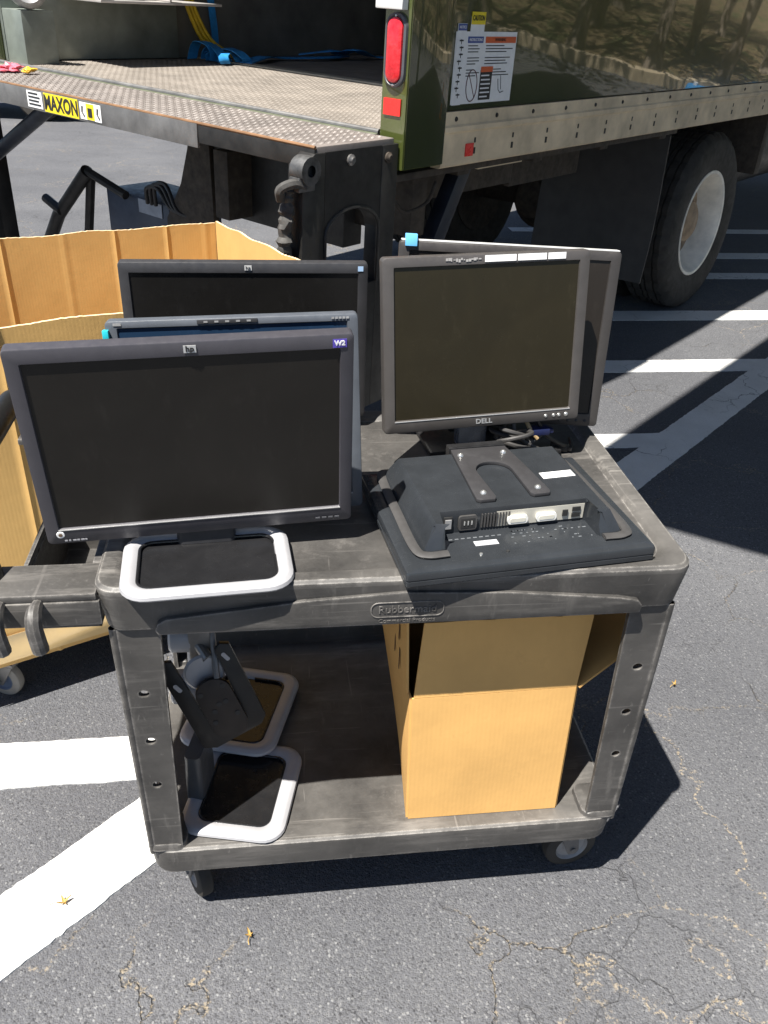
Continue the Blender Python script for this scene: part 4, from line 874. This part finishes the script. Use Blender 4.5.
bm = BM(); tube(bm, [(.105, .235, .55), (.135, .19, .53)], .010, 10); tube(bm, [(.14, .24, .60), (.15, .17, .50)], .006, 8); box(bm, .10, .14, .21, .235, .50, .60, .004); build('tilt_hinge', bm, M_STEEL, S2)

# carton
CB = thing('carton', 'open brown cardboard carton with raised front flap on the lower shelf', 'carton', (.64, .17, ZS))
def sheet(name, P, root, mat, th=.004, nx=10, ny=10, wob=.003, seed=0, tear=0.0):
    """cardboard sheet from four corners (bottom-left, bottom-right, top-right, top-left), with thickness, slight warp and rough top edge"""
    a, b, c, d = [V(p) for p in P]; nrm = (b-a).cross(d-a).normalized(); bm = BM(); G = {}
    for s_ in (0, 1):
        for i in range(nx+1):
            for j in range(ny+1):
                x, y = i/nx, j/ny; p = (a*(1-x)+b*x)*(1-y)+(d*(1-x)+c*x)*y
                e = math.sin(PI*x)*math.sin(PI*y); p = p + nrm*(wob*e*2*noise.noise(p*4+V((seed, 0, 0))) + (th if s_ else 0))
                if j == ny and tear: p = p + (d-a).normalized()*tear*(noise.noise(V((i*1.3+seed, 0, 0)))-.2)
                G[s_, i, j] = bm.verts.new(p)
    for s_ in (0, 1):
        for i in range(nx):
            for j in range(ny): bm.faces.new((G[s_, i, j], G[s_, i+1, j], G[s_, i+1, j+1], G[s_, i, j+1]))
    rim_ = [(i, 0) for i in range(nx)] + [(nx, j) for j in range(ny)] + [(i, ny) for i in range(nx, 0, -1)] + [(0, j) for j in range(ny, 0, -1)]
    for p, q_ in zip(rim_, rim_[1:]+rim_[:1]): f = bm.faces.new((G[(0,)+p], G[(0,)+q_], G[(1,)+q_], G[(1,)+p])); f.material_index = 1
    return build(name, bm, mat, root, mats=[mat, mat])
z0, zc = ZS+.001, .524
FLb, FRb, FLt, FRt = (.497, .050, z0), (.786, .050, z0), (.492, .066, zc), (.788, .066, zc+.006)
BLb, BRb, BLt, BRt = (.514, .300, z0), (.79, .300, z0), (.470, .300, zc), (.80, .300, zc)
fw = sheet('front_wall', (FLb, FRb, FRt, FLt), CB, M_BOARD, wob=.006, seed=1)
sheet('left_wall', (BLb, FLb, FLt, BLt), CB, M_BOARD, wob=.003, seed=2); sheet('right_wall', (FRb, BRb, BRt, FRt), CB, M_BOARD, seed=3); sheet('back_wall', (BRb, BLb, BLt, BRt), CB, M_BOARD, seed=4)
bm = BM(); box(bm, .517, .785, .058, .298, z0+.001, z0+.005); build('bottom', bm, M_BOARD, CB)
sheet('front_flap', ((.495, .066, zc+.001), (.788, .066, zc+.007), (.801, .080, .684), (.507, .080, .680)), CB, M_BOARD, wob=.005, seed=5, tear=.006)
sheet('left_flap', ((.466, .298, zc+.001), (.488, .076, zc+.001), (.482, .086, .684), (.452, .292, .684)), CB, M_BOARD, wob=.004, seed=6, tear=.006)
sheet('right_flap', ((.792, .062, zc+.006), (.803, .298, zc+.002), (.930, .285, .592), (.905, .075, .628)), CB, M_BOARD, wob=.004, seed=7, tear=.004)
sheet('back_flap', ((.80, .303, zc+.001), (.47, .303, zc+.001), (.47, .38, .64), (.80, .38, .64)), CB, M_BOARD, seed=8)
for y, z, h in ((.118, .545, .045), (.118, .612, .030), (.150, .560, .070)):
    t_ = (z-zc)/.16; bm = BM(); xx = .488-.022*(y-.076)/.222-.006*t_-.0075
    box(bm, xx-.0008, xx, y, y+.006, z, z+h); build('print_mark', bm, plain('brown_print', (.10, .055, .025), .8), CB)
bz = tag(thing('plastic_bag', 'dark plastic wrapped part inside the open carton', 'bag', (.62, .17, z0+.006)))
bm = BM(); bmesh.ops.create_icosphere(bm, subdivisions=4, radius=1)
for v in bm.verts: v.co = V((.645+v.co.x*.115*(1+.15*noise.noise(v.co*3)), .175+v.co.y*.09*(1+.15*noise.noise(v.co*3+V((2, 0, 0)))), z0+.008+.215+v.co.z*.215*(1+.08*noise.noise(v.co*7))))
build('bag_body', bm, plain('black_film', (.02, .02, .022), .25, bump=.5, bscale=30), bz)

# ------------------------------------------------------------------ big wheeled cardboard bin
bn = math.radians(25); bd = V((math.cos(bn), math.sin(bn), 0)); bnn = V((-math.sin(bn), math.cos(bn), 0))
NR = V((.445, 1.070, 0)); NL = NR - bd*1.16; FR_ = NR + bnn*.835; FL_ = NL + bnn*.835
BIN = thing('cardboard_bin', 'large open cardboard bin on casters behind the cart', 'bin', (NR+FL_)/2, bn)
def bsheet(name, p, q_, z0, z1p, z1q, seed, creases=(), tear=.009):
    n, m = 150, 10; d = (q_-p); nrm = V((d.y, -d.x, 0)).normalized(); bm = BM(); G = {}
    for s_ in (0, 1):
        for i in range(n+1):
            for j in range(m+1):
                x, y = i/n, j/m; zt = z1p+(z1q-z1p)*x; P = p + d*x; z = z0+(zt-z0)*y
                off = .003*noise.noise(V((x*5+seed, y*3, 0))); cr = sum(.0040*math.exp(-((x-c)/.0035)**2) for c in creases)
                if j == m: z += tear*(noise.noise(V((i*.056+seed, 7, 0)))*.6 + .25*noise.noise(V((i*.83, seed, 0)))) - .003
                G[s_, i, j] = bm.verts.new(P + nrm*(off+cr*(1 if s_ == 0 else 1) + (.007 if s_ else 0)) + V((0, 0, z)))
    for s_ in (0, 1):
        for i in range(n):
            for j in range(m): bm.faces.new((G[s_, i, j], G[s_, i+1, j], G[s_, i+1, j+1], G[s_, i, j+1]))
    rim_ = [(i, 0) for i in range(n)] + [(n, j) for j in range(m)] + [(i, m) for i in range(n, 0, -1)] + [(0, j) for j in range(m, 0, -1)]
    for a, b in zip(rim_, rim_[1:]+rim_[:1]): f = bm.faces.new((G[(0,)+a], G[(0,)+b], G[(1,)+b], G[(1,)+a])); f.material_index = 1
    return build(name, bm, M_BIN, BIN, mats=[M_BIN, M_TORN])
bsheet('near_wall', NL, NR, .135, .975, .975, 1, (.3, .62)); bsheet('right_wall', NR+bnn*.009, FR_-bnn*.009, .135, .972, .955, 2, (.4,)); bsheet('far_wall', FL_, FR_, .135, .965, .952, 3, (.12, .30, .44, .59, .72, .86, .97)); bsheet('left_wall', FL_-bnn*.009, NL+bnn*.009, .135, .96, .97, 4)
bm = BM(); prism(bm, [tuple((NL+bd*.012+bnn*.012).xy), tuple((NR-bd*.012+bnn*.012).xy), tuple((FR_-bd*.012-bnn*.012).xy), tuple((FL_+bd*.012-bnn*.012).xy)], .128, .150, 'z'); build('base_board', bm, plain('ply_base', (.34, .24, .13), .8), BIN)
for p, a in ((NL+bd*.225+bnn*.045, 2.75), (NR-bd*.12+bnn*.10, .4), (FR_-bd*.12-bnn*.10, 2.2), (FL_+bd*.12-bnn*.10, 1.0)): caster(BIN, p.x, p.y, a, .054, .026, .128, plain('tan_rubber', (.26, .24, .21), .7, var=.2), plain('blue_hub', (.10, .13, .19), .4, var=.2))
bm = BM(); q = random.Random(4)
tp = sheet('clear_tape', tuple(NL+bd*x-bnn*.0125+V((0, 0, z)) for x, z in ((.12, .15), (.72, .15), (.70, .235), (.15, .225))), BIN, plain('clear_tape', (.66, .47, .22), .12, var=.1), th=.0005, wob=.006, seed=3)

# ------------------------------------------------------------------ small litter on the asphalt
M_DRY = plain('dry_leaf', (.42, .27, .08), .7, var=.25, scale=60)
for x, y, s_, a, lab in ((-.176, .089, .022, .6, 'dry yellow leaf scrap on the white stripe'), (.19, -.016, .016, 2.0, 'small dry yellow leaf in front of the cart'), (1.32, .60, .014, 1.0, 'tiny dry yellow leaf right of the cart')):
    t = thing('dry_leaf', lab, 'leaf', (x, y, .007), a, 'dry leaves on the asphalt')
    for k in range(5):
        bm = BM(); n = 8; lo = []
        for i in range(n+1):
            t_ = i/n; wd = s_*.15*math.sin(PI*min(1, t_*.95+.04)); lo.append((V((s_*(t_-.3), wd, .003+.010*t_*t_)), V((s_*(t_-.3), 0, .002+.008*t_*t_)), V((s_*(t_-.3), -wd, .004+.010*t_*t_))))
        R = [[bm.verts.new(p) for p in l] for l in lo]
        for p, q_ in zip(R, R[1:]):
            for i in (0, 1): bm.faces.new((p[i], p[i+1], q_[i+1], q_[i]))
        build('leaflet', bm, M_DRY, t, RZ(k*1.35+.2*k) @ Matrix.Scale(1-.13*k, 4), world=False)
    bm = BM(); tube(bm, [(0, 0, .002), (-s_*.6, s_*.5, .003), (-s_*1.1, s_*.6, .002)], .0008, 6); build('stem', bm, M_DRY, t, world=False)

# ------------------------------------------------------------------ what stands beyond the frame: an added shadow-casting canopy, trees, cones, a parked car
HC = 4.3; sh = V((SX, SY, 0))*HC
P0 = V((1.242, 1.684, 0)); d1 = V((.735, .678, 0)); d2 = V((.808, -.589, 0))
q4 = [P0-sh, P0+d1*5-sh, P0+d1*5+d2*3.6-sh, P0+d2*3.6-sh]  # unseen canopy added, its outline shaped to cast the second ground shadow
can = thing('added_shadow_canopy', 'unseen flat grey canopy added to cast the second ground shadow', 'canopy', ((q4[2]+q4[3])/2).xy.to_3d())
bm = BM(); prism(bm, [tuple(p.xy) for p in q4], HC, HC+.06, 'z'); build('added_canopy_roof', bm, plain('added_canopy_grey', (.30, .31, .33), .8), can)
for p in (q4[2]-d2*.15-d1*.3, q4[3]-d2*.15+d1*.3):
    bm = BM(); tube(bm, [(p.x, p.y, 0), (p.x, p.y, HC)], .07, 14); build('post', bm, M_STEEL, can)
    bm = BM(); tube(bm, [(p.x, p.y, HC-1.0), (p.x-d2.x*1.0, p.y-d2.y*1.0, HC-.01)], .04, 10); build('brace', bm, M_STEEL, can)
def far_pt(u, n): v = TO+TU*u+TN*n; return v
bm = BM()
prof = [far_pt(u, n) for u, n in ((15.19, 0.95), (9.57, 1.81), (6.98, 3.54), (4.82, 6.42), (2.23, 11.75), (30, 40), (60, 30), (60, 0))]
vs = [bm.verts.new((p.x, p.y, .012)) for p in prof]; bm.faces.new(vs)
b = NB('leaf_litter'); b.set(Base_Color=b.ramp(b.noise(1.6, 6, .7), (.35, (.045, .032, .015)), (.5, (.17, .125, .065)), (.62, (.035, .060, .014))), Roughness=.95, Normal=b.bump(b.noise(8, 4), .8, .05)); M_LIT = b.m
tag(build('planting_bed', bm, M_LIT, smooth=0), 'bed of dry leaves under trees beyond the lot', None, None, 'structure')
bm = BM()
for p, q_ in zip(prof[:5], prof[1:5]):
    d = (q_-p).normalized(); nn = V((-d.y, d.x, 0)); loft(bm, [[p-nn*.0+V((0, 0, 0)), p+V((0, 0, .14)), p+nn*.16+V((0, 0, .14)), p+nn*.16], [q_, q_+V((0, 0, .14)), q_+nn*.16+V((0, 0, .14)), q_+nn*.16]])
tag(build('kerb', bm, plain('pale_concrete', (.60, .50, .34), .85), smooth=0), 'pale concrete kerb in front of the trees', None, None, 'structure')
M_BARK = plain('bark', (.26, .215, .165), .9, var=.4, scale=6, bump=.8, bscale=20)
b = NB('foliage'); oi = b.n('ShaderNodeObjectInfo'); b.set(Base_Color=b.ramp(b.noise(.9, 4, .7), (.3, (.030, .060, .012)), (.7, (.085, .130, .028))), Roughness=.6); M_FOL = b.m
def tree(x, y, h, seed, label):
    q = random.Random(seed); t = thing('oak_tree', label, 'tree', (x, y, 0), q.uniform(0, 6), 'trees beyond the lot')
    bm = BM(); lean = V((q.uniform(-.5, .5), q.uniform(-.5, .5), 0)); cv = bez([(0, 0, -.05), tuple(lean*.3+V((0, 0, h*.2))), tuple(lean+V((.1, .1, h*.45))), tuple(lean*1.2+V((0, 0, h*.75)))], 6); n = len(cv)
    tube(bm, cv, .2, 10, rs=[.15*(1-.75*i/n) + (.06 if i == 0 else 0) for i in range(n)])
    tips = []
    for k in range(7):
        c0 = cv[int(n*q.uniform(.35, .9))]; a = q.uniform(0, 6.28); r0 = q.uniform(1.2, 2.6); tip = c0+V((r0*math.cos(a), r0*math.sin(a), q.uniform(.8, 2.2))); tips.append(tip); tube(bm, bez([tuple(c0), tuple((c0+tip)/2+V((0, 0, .2))), tuple(tip)], 4), .06, 7, rs=[.09-.07*i/8 for i in range(9)])
    build('trunk', bm, M_BARK, t, world=False)
    bm = BM()
    cl = [(tp+V((q.gauss(0, .5), q.gauss(0, .5), q.gauss(0, .4))), q.uniform(.6, 1.15)) for tp in tips+[cv[-1]] for _ in range(4)]
    for c, r0 in cl:
        for k in range(75):
            d = V((q.gauss(0, 1), q.gauss(0, 1), q.gauss(0, .8))).normalized()*r0*q.random()**.4; p = c+d; s_ = q.uniform(.06, .12)
            m = Euler((q.uniform(0, 6), q.uniform(0, 6), q.uniform(0, 6))).to_matrix(); bm.faces.new([bm.verts.new(p+m@V(v)*s_) for v in ((-1, 0, 0), (0, -.5, 0), (1, 0, .1), (0, .5, 0))])
    build('crown', bm, M_FOL, t, smooth=0, world=False)
tl = ['oak with leaning trunk nearest the kerb corner', 'tall oak second along the planting bed', 'slender oak in the middle of the bed', 'broad oak behind the orange cone', 'oak set back among dry leaves', 'oak near the far end of the kerb', 'young oak behind the front row', 'oak at the deep end of the bed', 'twisted oak by the pale kerb bend', 'last oak toward the lot entrance']
for k, (u, n) in enumerate(((9.14, 2.82), (7.99, 3.83), (7.12, 4.98), (10.51, 4.4), (5.97, 6.28), (12.31, 2.96), (9.07, 6.13), (13.75, 5.27), (5.11, 8.15), (11.59, 7.43))):
    p = far_pt(u, n); tree(p.x, p.y, rnd.uniform(5.5, 8), 40+k, tl[k])
M_CONE = plain('cone_orange', (.75, .18, .02), .5, var=.1)
for k, (u, n, lab) in enumerate(((4.7, 2.1, 'orange traffic cone nearest the truck'), (6.0, 2.0, 'orange traffic cone farther along the lot'))):
    p = far_pt(u, n); t = thing('traffic_cone', lab, 'cone', p, 0, 'cones on the lot'); bm = BM(); lathe(bm, [(.14, .03), (.13, .05), (.03, .68), (.02, .70), (0, .70)], 20); box(bm, -.18, .18, -.18, .18, 0, .03, .005); bm.transform(Matrix.Scale(.5, 4)); build('cone_body', bm, M_CONE, t, world=False); bm = BM(); lathe(bm, [(.095, .30), (.0965, .30), (.072, .45), (.071, .45)], 20); bm.transform(Matrix.Scale(.5, 4)); build('white_band', bm, M_WHITE, t, world=False)
for k, (u, n, lab) in enumerate(((6.5, 2.0, 'blue plastic drum beside the cones'), (8.1, 1.7, 'blue plastic drum farther along the lot'))):
    p = far_pt(u, n); t = thing('plastic_drum', lab, 'drum', p, 0, 'drums on the lot'); bm = BM(); lathe(bm, [(0, 0), (.17, 0), (.18, .03), (.19, .25), (.20, .27), (.19, .29), (.19, .36), (.17, .40), (0, .40)], 24); build('drum_body', bm, M_STRAP, t, world=False); bm = BM(); lathe(bm, [(.03, .40), (.03, .43), (0, .43)], 12, T(.10, 0, 0)); build('bung', bm, M_WHITE, t, world=False)
def car(x, y, rz, col, label):
    t = thing('parked_car', label, 'car', (x, y, 0), rz); M = None
    bm = BM(); pr = [(-2.2, .32), (-2.25, .62), (-2.15, .92), (-1.2, 1.0), (-.1, 1.02), (1.3, .98), (2.1, .85), (2.25, .6), (2.2, .32)]
    loops = []
    for yy, s_ in ((-.86, .97), (-.80, 1.0), (.80, 1.0), (.86, .97)): loops.append([(p[0]*s_, yy, .3+(p[1]-.3)*s_) for p in pr])
    loft(bm, loops); build('body', bm, plain(label[:6]+'_paint', col, .25, .2, var=.05), t, world=False, smooth=25)
    bm = BM(); loft(bm, [[(-1.75, -.74, .95), (1.15, -.74, .95), (1.15, .74, .95), (-1.75, .74, .95)], [(-1.2, -.6, 1.42), (.35, -.6, 1.42), (.35, .6, 1.42), (-1.2, .6, 1.42)]]); build('cabin_glass', bm, plain('dark_glass', (0, 0, 0)), t, world=False)
    bm = BM(); box(bm, -1.18, .33, -.58, .58, 1.415, 1.46, .02); build('roof', bm, plain(label[:6]+'_paint', col), t, world=False)
    for wx in (-1.35, 1.4):
        for s_ in (-1, 1):
            bm = BM(); lathe(bm, [(.2, -.1), (.29, -.105), (.32, -.08), (.32, .08), (.29, .105), (.2, .1), (.19, .05), (0, .05)], 28, T(wx, s_*.80, .32) @ RX(-s_*PI/2)); build('wheel', bm, M_RUBBER, t, world=False)
            bm = BM(); lathe(bm, [(0, .085), (.06, .09), (.17, .075), (.195, .09)], 24, T(wx, s_*.80, .32) @ RX(-s_*PI/2)); build('rim', bm, M_SILVER, t, world=False)
car(-4.15, 13.75, math.radians(-10), (.03, .035, .06), 'dark blue parked car far behind the lift gate')
